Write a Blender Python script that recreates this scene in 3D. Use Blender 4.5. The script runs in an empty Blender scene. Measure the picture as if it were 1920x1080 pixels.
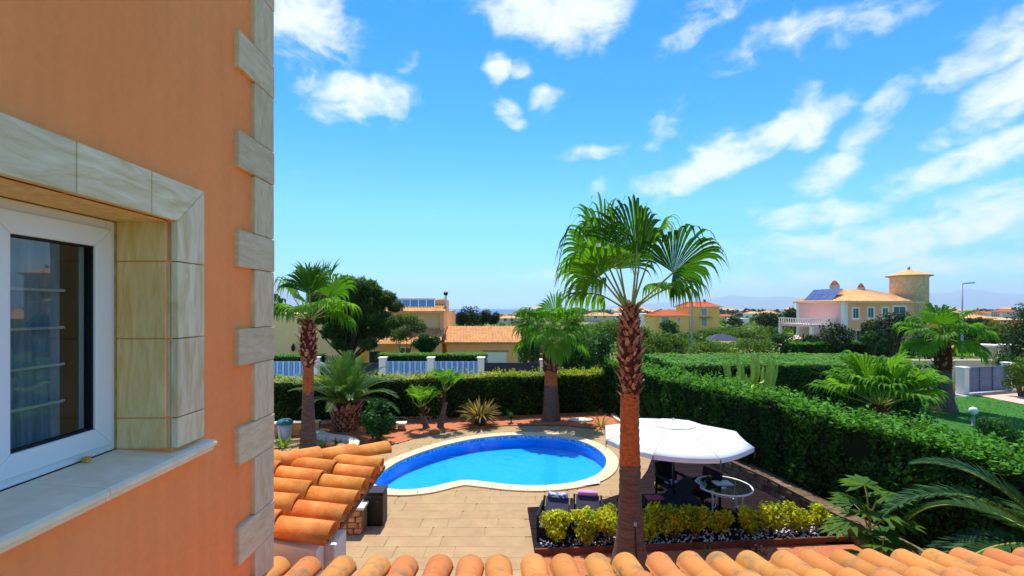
import bpy, bmesh, math, random
import numpy as np
from mathutils import Vector, Matrix

# ------------------------------------------------------------------ camera, sky, sun, exposure
SC = bpy.context.scene
COL = SC.collection
F, HZ, EYE = 853.0, 577.0, 5.0
cd = bpy.data.cameras.new('camera'); cam = bpy.data.objects.new('camera', cd); COL.objects.link(cam)
cam.location = (0, 0, EYE); cam.rotation_euler = (math.radians(90), 0, 0)
cd.sensor_width = 36.0; cd.lens = 36.0 * F / 1920.0; cd.shift_y = (HZ - 540.0) / 1920.0
cd.clip_start = 0.05; cd.clip_end = 60000
SC.camera = cam
SUN_EL, SUN_AZ = math.radians(65), math.radians(-5)      # azimuth clockwise from the view direction
HAZE = 8.5e-5
SKY_STRENGTH, SUN_STRENGTH, EXPOSURE = 0.15, 2.0, 1.82
SC.view_settings.view_transform = 'Standard'; SC.view_settings.look = 'None'
SC.view_settings.gamma = 1.0; SC.view_settings.exposure = EXPOSURE; SC.view_settings.use_curve_mapping = False
SC.cycles.use_denoising = True
SC.cycles.max_bounces = 6; SC.cycles.diffuse_bounces = 4; SC.cycles.glossy_bounces = 3; SC.cycles.transparent_max_bounces = 16
SC.cycles.caustics_reflective = False; SC.cycles.caustics_refractive = False

sl = bpy.data.lights.new('sun', 'SUN'); sun = bpy.data.objects.new('sun', sl); COL.objects.link(sun)
sl.energy = SUN_STRENGTH; sl.angle = math.radians(0.55); sl.color = (1.0, 0.95, 0.86)
SDIR = Vector((math.sin(SUN_AZ) * math.cos(SUN_EL), math.cos(SUN_AZ) * math.cos(SUN_EL), math.sin(SUN_EL)))
sun.rotation_euler = SDIR.to_track_quat('Z', 'Y').to_euler(); sun.location = (0, 0, 40)

SKY_STOPS = [(0, (.115, .28, .54)), (.09, (.12, .265, .34)), (.2, (.12, .315, .36)), (.36, (.045, .27, .42)), (.52, (.016, .235, .46)), (1, (.035, .25, .48))]
def azel(px, py):
    t, v = (px - 960) / F, (HZ - py) / F
    return math.atan(t), math.atan(v / math.hypot(1, t))

def make_world():
    W = bpy.data.worlds.new('World'); SC.world = W; W.use_nodes = True
    nt = W.node_tree; nt.nodes.clear(); N = nt.nodes.new; L = nt.links.new
    out = N('ShaderNodeOutputWorld'); bg = N('ShaderNodeBackground'); bg.inputs['Strength'].default_value = SKY_STRENGTH
    sky = N('ShaderNodeTexSky'); sky.sky_type = 'NISHITA'; sky.sun_disc = False
    sky.sun_elevation = SUN_EL; sky.sun_rotation = SUN_AZ
    sky.air_density = 1.0; sky.dust_density = 0.25; sky.ozone_density = 1.6; sky.altitude = 0
    tcs = N('ShaderNodeTexCoord'); sps = N('ShaderNodeSeparateXYZ'); tcs_l = L(tcs.outputs['Generated'], sps.inputs[0])
    ramp = N('ShaderNodeValToRGB'); els = ramp.color_ramp.elements          # deepens the summer blue with height, paled again overhead to light the shaded wall
    stops = SKY_STOPS
    els[0].position = stops[0][0]; els[0].color = (*stops[0][1], 1); els[1].position = stops[-1][0]; els[1].color = (*stops[-1][1], 1)
    for p_, c_ in stops[1:-1]:
        e_ = els.new(p_); e_.color = (*c_, 1)
    L(sps.outputs[2], ramp.inputs[0])
    hs = N('ShaderNodeMix'); hs.data_type = 'RGBA'; hs.blend_type = 'MULTIPLY'; hs.inputs['Factor'].default_value = 1
    L(sky.outputs[0], hs.inputs[6]); L(ramp.outputs[0], hs.inputs[7])
    def math_(op, a, b=None, c=None):
        n = N('ShaderNodeMath'); n.operation = op
        for k, v in enumerate((a, b, c)):
            if v is None: continue
            if isinstance(v, (int, float)): n.inputs[k].default_value = v
            else: L(v, n.inputs[k])
        return n.outputs[0]
    tc = N('ShaderNodeTexCoord'); sep = N('ShaderNodeSeparateXYZ'); L(tc.outputs['Generated'], sep.inputs[0])
    az = math_('ARCTAN2', sep.outputs[0], sep.outputs[1]); el = math_('ARCSINE', sep.outputs[2])
    per = math.radians(120)
    az = math_('WRAP', az, per / 2, -per / 2)                     # the cloud field goes on all round the horizon
    def noise(scale, detail, rough, stretch=(1, 1, 1), dist=0.0):
        mp = N('ShaderNodeMapping'); mp.inputs['Scale'].default_value = stretch; L(tc.outputs['Generated'], mp.inputs[0])
        n = N('ShaderNodeTexNoise'); n.inputs['Scale'].default_value = scale; n.inputs['Detail'].default_value = detail
        n.inputs['Roughness'].default_value = rough; n.inputs['Distortion'].default_value = dist; L(mp.outputs[0], n.inputs['Vector'])
        return n
    n1 = noise(5.0, 3, 0.55); sp1 = N('ShaderNodeSeparateColor'); L(n1.outputs['Color'], sp1.inputs[0])
    az2 = math_('MULTIPLY_ADD', math_('SUBTRACT', sp1.outputs[0], 0.5), 0.085, az)
    el2 = math_('MULTIPLY_ADD', math_('SUBTRACT', sp1.outputs[1], 0.5), 0.07, el)
    comb = N('ShaderNodeCombineXYZ'); L(az2, comb.inputs[0]); L(el2, comb.inputs[1])
    fine = noise(13.0, 6, 0.62, (1, 1, 1.5), 0.4).outputs['Fac']
    wisp = noise(7.0, 7, 0.68, (1, 1, 2.6), 1.2).outputs['Fac']
    # clouds: px, py, half width px, half height px, tilt deg, weight
    B = [(572, 30, 140, 66, -10, .95), (675, 60, 40, 40, 0, .45), (680, 185, 122, 52, 8, 1.0), (752, 115, 40, 40, 30, .5), (600, 120, 40, 34, 0, .4),
         (1040, 10, 175, 80, 0, 1.0), (1045, 60, 60, 40, 0, .5), (938, 128, 42, 36, 0, .85), (990, 135, 40, 34, -20, .6), (962, 218, 44, 30, -25, .65), (1035, 195, 48, 32, 20, .65),
         (1120, 288, 110, 18, 8, .6), (1125, 343, 24, 22, 50, .6), (1385, 288, 190, 44, 17, 1.0), (1505, 245, 66, 44, 0, .85), (1510, 180, 38, 50, 0, .55), (1260, 335, 95, 34, 8, .75),
         (1655, 215, 100, 34, 48, .75), (1545, 335, 72, 36, 22, .8), (1890, 62, 105, 44, 28, .9), (1915, 150, 75, 36, 28, .85), (1880, 222, 95, 26, 20, .6), (1840, 305, 165, 27, 20, .85),
         (1540, 402, 125, 30, 0, .8), (1720, 445, 240, 40, 2, .78), (1480, 470, 200, 36, 0, .6), (1880, 380, 120, 40, 0, .6), (1700, 345, 70, 24, 15, .6),
         (1350, 25, 130, 40, 20, .6), (1500, 60, 220, 32, 8, .5), (1680, 15, 180, 34, 10, .55), (1480, 95, 130, 22, 8, .42), (1230, 240, 80, 40, 30, .42), (1050, 515, 120, 26, 0, .5),
         (1650, 515, 320, 28, 0, .55)]
    bl = [(*azel(a, b), c / F, d / F, e, w) for a, b, c, d, e, w in B]
    rg = random.Random(4)
    for k in range(16):                                           # and overhead
        e = math.radians(rg.uniform(38, 82)); a = rg.uniform(-per / 2, per / 2)
        r = rg.uniform(.08, .2); bl.append((a, e, r / max(.25, math.cos(e)), r * .6, rg.uniform(-20, 30), rg.uniform(.6, 1)))
    acc = None
    for a, e, ra, re, tilt, w in bl:
        k = math.cos(e)
        mp = N('ShaderNodeMapping'); mp.vector_type = 'TEXTURE'
        mp.inputs['Location'].default_value = (a, e, 0); mp.inputs['Rotation'].default_value = (0, 0, math.radians(tilt))
        mp.inputs['Scale'].default_value = (ra * 1.05, re * 1.05, 1); L(comb.outputs[0], mp.inputs[0])
        ln = N('ShaderNodeVectorMath'); ln.operation = 'LENGTH'; L(mp.outputs[0], ln.inputs[0])
        mr = N('ShaderNodeMapRange'); mr.interpolation_type = 'SMOOTHSTEP'
        mr.inputs['From Min'].default_value = 0.25; mr.inputs['From Max'].default_value = 1.25
        mr.inputs['To Min'].default_value = w; mr.inputs['To Max'].default_value = 0; L(ln.outputs['Value'], mr.inputs['Value'])
        acc = mr.outputs[0] if acc is None else math_('MAXIMUM', acc, mr.outputs[0])
    tot = math_('ADD', acc, math_('MULTIPLY', math_('SUBTRACT', fine, 0.52), 1.7))
    tot = math_('ADD', tot, math_('MULTIPLY', math_('SUBTRACT', wisp, 0.5), 0.8))
    d = N('ShaderNodeMapRange'); d.interpolation_type = 'SMOOTHSTEP'
    d.inputs['From Min'].default_value = 0.24; d.inputs['From Max'].default_value = 1.12
    L(tot, d.inputs['Value'])
    up = N('ShaderNodeMapRange'); up.inputs['From Min'].default_value = 0.0; up.inputs['From Max'].default_value = 0.05; L(sep.outputs[2], up.inputs['Value'])
    dens = math_('MULTIPLY', math_('MULTIPLY', d.outputs[0], 0.95), up.outputs[0])
    cl = N('ShaderNodeMix'); cl.data_type = 'RGBA'
    thick = N('ShaderNodeMapRange'); thick.inputs['From Min'].default_value = .7; thick.inputs['From Max'].default_value = 1.5; L(tot, thick.inputs['Value'])
    L(thick.outputs[0], cl.inputs['Factor'])
    cl.inputs[6].default_value = (2.15, 2.22, 2.28, 1); cl.inputs[7].default_value = (1.78, 1.96, 2.08, 1)
    mx = N('ShaderNodeMix'); mx.data_type = 'RGBA'; L(dens, mx.inputs['Factor']); L(hs.outputs[2], mx.inputs[6]); L(cl.outputs[2], mx.inputs[7])
    L(mx.outputs[2], bg.inputs['Color']); L(bg.outputs[0], out.inputs['Surface'])
make_world()

# ------------------------------------------------------------------ helpers
def P(px, py, h=0.0):
    """point of the place at height h that the lens sees at that spot of the photograph"""
    Z = F * (EYE - h) / (py - HZ)
    return Vector(((px - 960) / F * Z, Z, h))
def PZ(px, py, Z):
    return Vector(((px - 960) / F * Z, Z, EYE - (py - HZ) / F * Z))
def lin(r, g, b):
    f = lambda c: (c / 255 / 12.92) if c / 255 <= .04045 else ((c / 255 + .055) / 1.055) ** 2.4
    return (f(r), f(g), f(b), 1)
def T(o, label=None, cat=None, group=None, kind=None):
    if label: o['label'] = label
    if cat: o['category'] = cat
    if group: o['group'] = group
    if kind: o['kind'] = kind
    return o
def empty(name, loc=(0, 0, 0), rz=0, label=None, cat=None, group=None):
    o = bpy.data.objects.new(name, None); COL.objects.link(o); o.location = loc; o.rotation_euler = (0, 0, rz); o.empty_display_size = .2
    return T(o, label, cat, group)
def chain(o):
    m = Matrix.Identity(4)
    while o is not None:
        m = o.matrix_basis @ m; o = o.parent
    return m
def link(name, me, parent=None, mats=None):
    o = bpy.data.objects.new(name, me); COL.objects.link(o)
    if parent: o.parent = parent
    if mats:
        for m in (mats if isinstance(mats, (list, tuple)) else [mats]): me.materials.append(m)
    return o
class MB:
    """collects faces; build() links them as one mesh object (world coordinates in, the parent's own coordinates out)"""
    def __init__(s, M=None): s.v = []; s.f = []; s.mi = []; s.M = M; s.cur = 0
    def add(s, vs, fs):
        b = len(s.v)
        for p in vs: s.v.append(tuple(s.M @ Vector(p)) if s.M else tuple(p))
        for f in fs: s.f.append([b + i for i in f]); s.mi.append(s.cur)
        return s
    def box(s, x0, x1, y0, y1, z0, z1):
        return s.add([(x0,y0,z0),(x1,y0,z0),(x1,y1,z0),(x0,y1,z0),(x0,y0,z1),(x1,y0,z1),(x1,y1,z1),(x0,y1,z1)],
                     [(3,2,1,0),(4,5,6,7),(0,1,5,4),(1,2,6,5),(2,3,7,6),(3,0,4,7)])
    def obox(s, c, size, rz=0, rx=0, ry=0):
        R = Matrix.Translation(c) @ Matrix.Rotation(rz, 4, 'Z') @ Matrix.Rotation(ry, 4, 'Y') @ Matrix.Rotation(rx, 4, 'X')
        a, b, c2 = size[0] / 2, size[1] / 2, size[2] / 2
        vs = [R @ Vector(p) for p in [(-a,-b,-c2),(a,-b,-c2),(a,b,-c2),(-a,b,-c2),(-a,-b,c2),(a,-b,c2),(a,b,c2),(-a,b,c2)]]
        return s.add(vs, [(3,2,1,0),(4,5,6,7),(0,1,5,4),(1,2,6,5),(2,3,7,6),(3,0,4,7)])
    def bar(s, a, b, w, d=None, up=(0, 0, 1)):
        a, b = Vector(a), Vector(b); t = (b - a).normalized(); sd = t.cross(Vector(up))
        if sd.length < 1e-4: sd = t.cross(Vector((1, 0, 0)))
        sd.normalize(); n = sd.cross(t); d = d or w
        vs = []
        for p in (a, b):
            for i, j in ((-1,-1),(1,-1),(1,1),(-1,1)): vs.append(p + sd * (i * w / 2) + n * (j * d / 2))
        return s.add(vs, [(3,2,1,0),(4,5,6,7),(0,1,5,4),(1,2,6,5),(2,3,7,6),(3,0,4,7)])
    def tube(s, pts, r, n=8, cap=True):
        pts = [Vector(p) for p in pts]; m = len(pts)
        rs = r if isinstance(r, (list, tuple)) else [r] * m
        vs = []; ref = None
        for i, p in enumerate(pts):
            t = (pts[min(i + 1, m - 1)] - pts[max(i - 1, 0)]).normalized()
            if ref is None: ref = Vector((0, 0, 1)) if abs(t.z) < .9 else Vector((1, 0, 0))
            a = (ref - t * ref.dot(t)).normalized(); ref = a; b = t.cross(a)
            for k in range(n):
                an = 2 * math.pi * k / n; vs.append(p + (a * math.cos(an) + b * math.sin(an)) * rs[i])
        fs = [(i*n+k, i*n+(k+1)%n, (i+1)*n+(k+1)%n, (i+1)*n+k) for i in range(m - 1) for k in range(n)]
        if cap: fs += [tuple(range(n))[::-1], tuple(range((m - 1) * n, m * n))]
        return s.add(vs, fs)
    def lathe(s, prof, c=(0, 0, 0), n=16, cap=True):
        vs = [(c[0] + r * math.cos(2*math.pi*k/n), c[1] + r * math.sin(2*math.pi*k/n), c[2] + z) for r, z in prof for k in range(n)]
        m = len(prof)
        fs = [(i*n+k, i*n+(k+1)%n, (i+1)*n+(k+1)%n, (i+1)*n+k) for i in range(m - 1) for k in range(n)]
        if cap: fs += [tuple(range(n))[::-1], tuple(range((m - 1) * n, m * n))]
        return s.add(vs, fs)
    def prism(s, poly, z0, z1):
        n = len(poly); vs = [(p[0], p[1], z0) for p in poly] + [(p[0], p[1], z1) for p in poly]
        ar = sum(poly[i][0] * poly[(i+1)%n][1] - poly[(i+1)%n][0] * poly[i][1] for i in range(n))
        if ar < 0:
            vs = vs[:n][::-1] + vs[n:][::-1]
        return s.add(vs, [tuple(range(n))[::-1], tuple(range(n, 2*n))] + [(i, (i+1)%n, n+(i+1)%n, n+i) for i in range(n)])
    def build(s, name, mats, parent=None, smooth=False, local=False):
        me = bpy.data.meshes.new(name); v = s.v
        if parent is not None and not local:
            inv = chain(parent).inverted(); v = [tuple(inv @ Vector(p)) for p in v]
        me.from_pydata(v, [], s.f)
        if any(s.mi): me.polygons.foreach_set('material_index', s.mi)
        if smooth: me.polygons.foreach_set('use_smooth', [True] * len(me.polygons))
        me.update()
        return link(name, me, parent, mats)
def bevel(o, w=.008, seg=2):
    m = o.modifiers.new('bevel', 'BEVEL'); m.width = w; m.segments = seg; m.limit_method = 'ANGLE'; return o
def fill_mesh(loops, z, name, m, parent=None):
    """flat sheet between closed loops (the later loops are holes)"""
    bm = bmesh.new(); ed = []
    for lp in loops:
        vs = [bm.verts.new((p[0], p[1], z)) for p in lp]
        ed += [bm.edges.new((vs[i], vs[(i+1) % len(vs)])) for i in range(len(vs))]
    bmesh.ops.triangle_fill(bm, use_beauty=True, use_dissolve=False, edges=ed, normal=(0, 0, 1))
    for f in bm.faces:
        if f.normal.z < 0: f.normal_flip()
    if parent is not None: bm.transform(chain(parent).inverted())
    me = bpy.data.meshes.new(name); bm.to_mesh(me); bm.free()
    return link(name, me, parent, m)
def smooth_loop(pts, k=6, closed=True):
    n = len(pts); out = []
    rng = range(n) if closed else range(n - 1)
    for i in rng:
        g = (lambda j: pts[j % n]) if closed else (lambda j: pts[min(max(j, 0), n - 1)])
        p0, p1, p2, p3 = (Vector((*g(i + d)[:2], 0)) for d in (-1, 0, 1, 2))
        for j in range(k):
            t = j / k
            q = .5 * ((2*p1) + (p2-p0)*t + (2*p0-5*p1+4*p2-p3)*t*t + (3*p1-p0-3*p2+p3)*t**3)
            out.append((q.x, q.y))
    if not closed: out.append(tuple(pts[-1][:2]))
    return out
def clip(poly, a, n):
    """keep the side of the line through a that n points to"""
    out = []; m = len(poly)
    for i in range(m):
        p, q = poly[i], poly[(i+1) % m]
        dp = (p[0]-a[0])*n[0] + (p[1]-a[1])*n[1]; dq = (q[0]-a[0])*n[0] + (q[1]-a[1])*n[1]
        if dp >= 0: out.append(p)
        if dp * dq < 0:
            t = dp / (dp - dq); out.append((p[0] + (q[0]-p[0])*t, p[1] + (q[1]-p[1])*t))
    return out
def area(poly):
    return abs(sum(poly[i][0]*poly[(i+1)%len(poly)][1] - poly[(i+1)%len(poly)][0]*poly[i][1] for i in range(len(poly)))) / 2
def inside(poly, p):
    r = False; n = len(poly)
    for i in range(n):
        a, b = poly[i], poly[(i+1) % n]
        if (a[1] > p[1]) != (b[1] > p[1]) and p[0] < (b[0]-a[0])*(p[1]-a[1])/(b[1]-a[1]) + a[0]: r = not r
    return r
def lofs(poly, d):
    """offset a counter-clockwise loop outwards"""
    n = len(poly); out = []
    for i in range(n):
        a, b = Vector(poly[i-1]), Vector(poly[(i+1) % n]); t = (b - a).normalized()
        out.append((poly[i][0] + t.y * d, poly[i][1] - t.x * d))
    return out

# ------------------------------------------------------------------ materials
def mat(name, c1, c2=None, scale=6.0, rough=.7, bump=0.0, bscale=40.0, spec=.35, rand=0.0, metal=0.0, stretch=(1, 1, 1), contrast=(.35, .65), detail=5, bdist=.01, coat=0.0, dist=0.0):
    m = bpy.data.materials.new(name); m.use_nodes = True; nt = m.node_tree; N = nt.nodes.new; L = nt.links.new
    b = nt.nodes['Principled BSDF']; b.inputs['Roughness'].default_value = rough; b.inputs['Specular IOR Level'].default_value = spec
    b.inputs['Metallic'].default_value = metal; b.inputs['Coat Weight'].default_value = coat
    c2 = c2 or c1
    geo = N('ShaderNodeNewGeometry'); mp = N('ShaderNodeMapping'); mp.inputs['Scale'].default_value = stretch
    L(geo.outputs['Position'], mp.inputs[0])
    nz = N('ShaderNodeTexNoise'); nz.inputs['Scale'].default_value = scale; nz.inputs['Detail'].default_value = detail; nz.inputs['Roughness'].default_value = .6
    nz.inputs['Distortion'].default_value = dist
    L(mp.outputs[0], nz.inputs['Vector'])
    mr = N('ShaderNodeMapRange'); mr.inputs['From Min'].default_value, mr.inputs['From Max'].default_value = contrast
    L(nz.outputs['Fac'], mr.inputs['Value'])
    mx = N('ShaderNodeMix'); mx.data_type = 'RGBA'; L(mr.outputs[0], mx.inputs['Factor'])
    mx.inputs[6].default_value = c1; mx.inputs[7].default_value = c2; colr = mx.outputs[2]
    if rand:
        oi = N('ShaderNodeObjectInfo'); hs = N('ShaderNodeHueSaturation')
        r = N('ShaderNodeMapRange'); r.inputs['To Min'].default_value = 1 - rand; r.inputs['To Max'].default_value = 1 + rand * .7; L(oi.outputs['Random'], r.inputs['Value'])
        L(r.outputs[0], hs.inputs['Value']); L(colr, hs.inputs['Color'])
        w = N('ShaderNodeTexWhiteNoise'); w.noise_dimensions = '1D'; L(oi.outputs['Random'], w.inputs['W'])
        r2 = N('ShaderNodeMapRange'); r2.inputs['To Min'].default_value = .5 - rand * .06; r2.inputs['To Max'].default_value = .5 + rand * .06; L(w.outputs['Value'], r2.inputs['Value'])
        L(r2.outputs[0], hs.inputs['Hue']); colr = hs.outputs[0]
    L(colr, b.inputs['Base Color'])
    if bump:
        n2 = N('ShaderNodeTexNoise'); n2.inputs['Scale'].default_value = bscale; n2.inputs['Detail'].default_value = 4; L(mp.outputs[0], n2.inputs['Vector'])
        bp = N('ShaderNodeBump'); bp.inputs['Strength'].default_value = bump; bp.inputs['Distance'].default_value = bdist
        L(n2.outputs['Fac'], bp.inputs['Height']); L(bp.outputs[0], b.inputs['Normal'])
    return m
def leaf_mat(name, cols, trans=.4, rough=.55, spec=.12):
    """cols: three colours, dark to light; each leaf has its own place on that scale"""
    m = bpy.data.materials.new(name); m.use_nodes = True; nt = m.node_tree; N = nt.nodes.new; L = nt.links.new
    b = nt.nodes['Principled BSDF']; b.inputs['Roughness'].default_value = rough; b.inputs['Specular IOR Level'].default_value = spec
    at = N('ShaderNodeAttribute'); at.attribute_name = 'tone'
    cr = N('ShaderNodeValToRGB'); e = cr.color_ramp.elements; e[0].color = cols[0]; e[1].color = cols[2]; x = e.new(.5); x.color = cols[1]
    L(at.outputs['Fac'], cr.inputs[0]); L(cr.outputs[0], b.inputs['Base Color'])
    tr = N('ShaderNodeBsdfTranslucent'); g = N('ShaderNodeMix'); g.data_type = 'RGBA'; g.blend_type = 'MULTIPLY'; g.inputs['Factor'].default_value = 1
    L(cr.outputs[0], g.inputs[6]); g.inputs[7].default_value = (1.6, 1.5, .5, 1); L(g.outputs[2], tr.inputs['Color'])
    ms = N('ShaderNodeMixShader'); ms.inputs[0].default_value = trans; L(b.outputs[0], ms.inputs[1]); L(tr.outputs[0], ms.inputs[2])
    L(ms.outputs[0], nt.nodes['Material Output'].inputs['Surface'])
    return m
def rgb(r, g, b): return (r, g, b, 1)
M = {}
M['stucco'] = mat('orange_stucco', lin(253, 152, 88), lin(254, 160, 96), 1.1, .9, .25, 130, .15, bdist=.003)
def streaked(m, strength=.16):
    """rain streaks and faint trowel patches over a rendered wall"""
    nt = m.node_tree; N = nt.nodes.new; L = nt.links.new; b = nt.nodes['Principled BSDF']; src = b.inputs['Base Color'].links[0].from_socket
    g = N('ShaderNodeNewGeometry'); tot = None
    for sc, st, w in ((3.0, (5, 5, .25), .6), (.9, (1, 1, 1), .8), (26.0, (1, 1, 1), .5)):
        mp = N('ShaderNodeMapping'); mp.inputs['Scale'].default_value = st; L(g.outputs['Position'], mp.inputs[0])
        n = N('ShaderNodeTexNoise'); n.inputs['Scale'].default_value = sc; n.inputs['Detail'].default_value = 5; L(mp.outputs[0], n.inputs['Vector'])
        k = N('ShaderNodeMath'); k.operation = 'MULTIPLY_ADD'; L(n.outputs['Fac'], k.inputs[0]); k.inputs[1].default_value = w * strength * 2; k.inputs[2].default_value = -w * strength
        if tot is None: tot = k.outputs[0]
        else:
            a = N('ShaderNodeMath'); L(tot, a.inputs[0]); L(k.outputs[0], a.inputs[1]); tot = a.outputs[0]
    v = N('ShaderNodeMath'); v.inputs[0].default_value = 1.0; L(tot, v.inputs[1])
    h = N('ShaderNodeHueSaturation'); L(v.outputs[0], h.inputs['Value']); L(src, h.inputs['Color']); L(h.outputs[0], b.inputs['Base Color'])
streaked(M['stucco'])
M['travertine'] = mat('travertine', lin(206, 180, 124), lin(236, 224, 194), 8, .6, .2, 50, .3, rand=.06, stretch=(.5, .5, 2.6), dist=.9, contrast=(.3, .66))
M['travertine_v'] = mat('travertine_upright', lin(206, 182, 130), lin(236, 224, 196), 8, .6, .2, 50, .3, rand=.06, stretch=(2.4, 2.4, .4), dist=.8, contrast=(.3, .66))
M['reveal'] = mat('travertine_reveal', lin(216, 178, 104), lin(240, 214, 156), 8, .6, .2, 50, .3, rand=.06, stretch=(2.6, 2.6, .45), dist=.9, contrast=(.3, .66))
M['quoin'] = mat('quoin_stone', lin(198, 178, 138), lin(222, 208, 174), 16, .85, .3, 70, .25, rand=.07, stretch=(1.6, 1.6, .5), dist=.4, contrast=(.3, .7))
M['quoin_h'] = mat('quoin_stone_laid', lin(198, 178, 138), lin(222, 208, 174), 16, .85, .3, 70, .25, rand=.07, stretch=(.5, .5, 1.8), dist=.4, contrast=(.3, .7))
M['sill'] = mat('sill_stone', lin(244, 228, 198), lin(230, 212, 180), 10, .6, .05, 60, .3)
M['grout'] = mat('grout', lin(120, 105, 80), None, 5, .9)
M['upvc'] = mat('white_window_frame', lin(232, 234, 238), None, 4, .3, spec=.5)
M['gasket'] = mat('rubber_gasket', lin(22, 24, 28), None, 4, .6)
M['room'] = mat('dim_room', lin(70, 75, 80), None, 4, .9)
M['curtain'] = mat('grey_curtain', lin(150, 164, 166), lin(112, 128, 132), 14, .9, stretch=(3, 3, .2))
M['blind'] = mat('blind_slat', lin(184, 190, 176), None, 4, .7)
M['rust'] = mat('rust_stain', lin(196, 140, 50), lin(214, 170, 90), 20, .9)
M['tile'] = mat('terracotta_tile', lin(194, 112, 44), lin(210, 138, 68), 7, .8, .3, 60, .2, rand=.13, contrast=(.4, .62), bdist=.006)
M['tile_weathered'] = mat('weathered_tile', lin(190, 122, 64), lin(134, 108, 76), 8, .85, .35, 60, .2, rand=.16, contrast=(.52, .7), bdist=.006)
M['mortar'] = mat('roof_mortar', lin(130, 90, 66), lin(98, 70, 54), 9, .95)
M['white_plaster'] = mat('white_plaster', lin(236, 226, 202), lin(222, 212, 190), 5, .9, .1, 60, .2)
M['cream_wall'] = mat('cream_render', lin(254, 212, 156), lin(252, 204, 144), .8, .9, .1, 20, .15)
M['peach_wall'] = mat('peach_render', lin(254, 194, 132), lin(252, 184, 120), .8, .9, .1, 20, .15)
M['pink_shade_wall'] = mat('pink_shade_render', lin(240, 196, 184), lin(234, 186, 174), .4, .9, spec=.15)  # villa render with the shade of its left side put into the colour
M['salmon_lit_wall'] = mat('salmon_lit_render', lin(253, 182, 136), lin(250, 172, 126), .4, .9, spec=.15)  # same villa render, sunlight on its front put into the warmer tone
M['yellow_wall'] = mat('yellow_render', lin(254, 206, 116), lin(252, 196, 106), .3, .9, spec=.15)
M['ochre_wall'] = mat('ochre_render', lin(236, 172, 60), lin(226, 160, 50), .3, .9, spec=.15)
M['white_wall'] = mat('far_white_wall', lin(246, 240, 228), lin(238, 230, 216), .2, .9, spec=.15)
M['sand_wall'] = mat('far_sand_wall', lin(228, 206, 176), lin(214, 188, 156), .2, .9, spec=.15)
M['roof_far'] = mat('clay_roof', lin(206, 150, 96), lin(182, 124, 78), 2.2, .9, .4, 6, .15)
M['roof_red'] = mat('red_clay_roof', lin(190, 96, 62), lin(170, 84, 56), 1.5, .9, .4, 6, .15)
M['roof_tan'] = mat('tan_clay_roof', lin(222, 172, 118), lin(204, 150, 98), 1.5, .9, .4, 6, .15)
M['tower_stone'] = mat('tower_stone', lin(230, 208, 178), lin(200, 178, 150), 3.0, .95, .4, 8, .15)
M['dark_glass'] = mat('dark_window_glass', lin(44, 52, 60), None, 2, .15, spec=.6)
M['shutter'] = mat('grey_shutter', lin(150, 160, 170), None, 2, .6)
M['solar'] = mat('solar_panel', lin(36, 62, 130), lin(30, 52, 112), 1, .25, spec=.6)
M['paver'] = mat('paving_stone', lin(167, 139, 101), lin(157, 128, 91), 3, .85, .2, 50, .2, rand=.05, bdist=.004)
M['terrace'] = mat('terrace_mortar', lin(160, 133, 97), lin(150, 123, 88), 4, .95)
M['coping'] = mat('coping_stone', lin(216, 194, 156), lin(204, 182, 144), 5, .75, .1, 60, .25, rand=.04)
M['kerb'] = mat('kerb_stone', lin(226, 206, 174), lin(206, 186, 154), 6, .85, .2, 40, .2)
M['soil'] = mat('red_gravel', lin(186, 116, 80), lin(168, 100, 68), 22, .95, .6, 120, .1, contrast=(.35, .6))
M['deck'] = mat('dark_deck_board', lin(42, 31, 33), lin(32, 25, 28), 10, .85, .15, 60, .04, rand=.12, stretch=(.4, 3, 1))
M['plank'] = mat('brown_edging', lin(104, 58, 38), lin(84, 46, 32), 8, .8)
M['pebble'] = mat('white_pebble', lin(226, 226, 224), lin(200, 200, 198), 20, .8, rand=.1)
M['mosaic'] = mat('pool_mosaic', lin(16, 172, 244), lin(12, 160, 240), 9, .5, spec=.3)
M['dirt'] = mat('dry_ground', lin(88, 108, 44), lin(128, 128, 70), .11, .95, .3, 2, .1, contrast=(.4, .6))
M['lawn'] = mat('lawn_turf', lin(40, 92, 24), lin(56, 108, 30), 2.0, .9, .4, 60, .15)
M['drive'] = mat('pink_drive', lin(214, 176, 156), lin(200, 160, 142), 4, .9)
M['asphalt'] = mat('pale_road', lin(176, 170, 164), lin(160, 156, 150), 2, .95)
M['stone'] = mat('field_stone', lin(206, 160, 110), lin(170, 124, 84), 6, .9, .4, 30, .2, rand=.22)
M['stone_grey'] = mat('rubble_stone', lin(128, 106, 86), lin(96, 74, 60), 6, .9, .4, 30, .05, rand=.3)
M['wicker'] = mat('dark_wicker', lin(26, 27, 35), lin(18, 19, 25), 60, .7, .5, 160, .12, bdist=.004)
M['sling'] = mat('navy_sling', lin(34, 38, 66), lin(28, 32, 56), 50, .5, .2, 200, .4)
M['canvas'] = mat('white_canvas', lin(222, 224, 227), lin(214, 217, 220), 1.2, .9, spec=.1)
M['seam'] = mat('canvas_seam', lin(160, 163, 170), None, 3, .9)
M['white_metal'] = mat('white_painted_iron', lin(226, 226, 228), None, 3, .4, spec=.5)
M['dark_metal'] = mat('dark_metal', lin(44, 46, 50), None, 3, .4, spec=.5, metal=.3)
M['steel'] = mat('galvanised_steel', lin(150, 158, 166), None, 3, .45, metal=.3)
M['black'] = mat('black_plastic', lin(18, 19, 22), None, 3, .5)
M['lid'] = mat('teal_lid', lin(50, 112, 118), None, 3, .4)
M['bin_white'] = mat('bin_body', lin(196, 200, 206), lin(176, 182, 190), 3, .5)
M['towel_blue'] = mat('blue_striped_towel', lin(80, 112, 200), lin(226, 232, 240), 18, .9, contrast=(.48, .52), detail=0)
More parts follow.
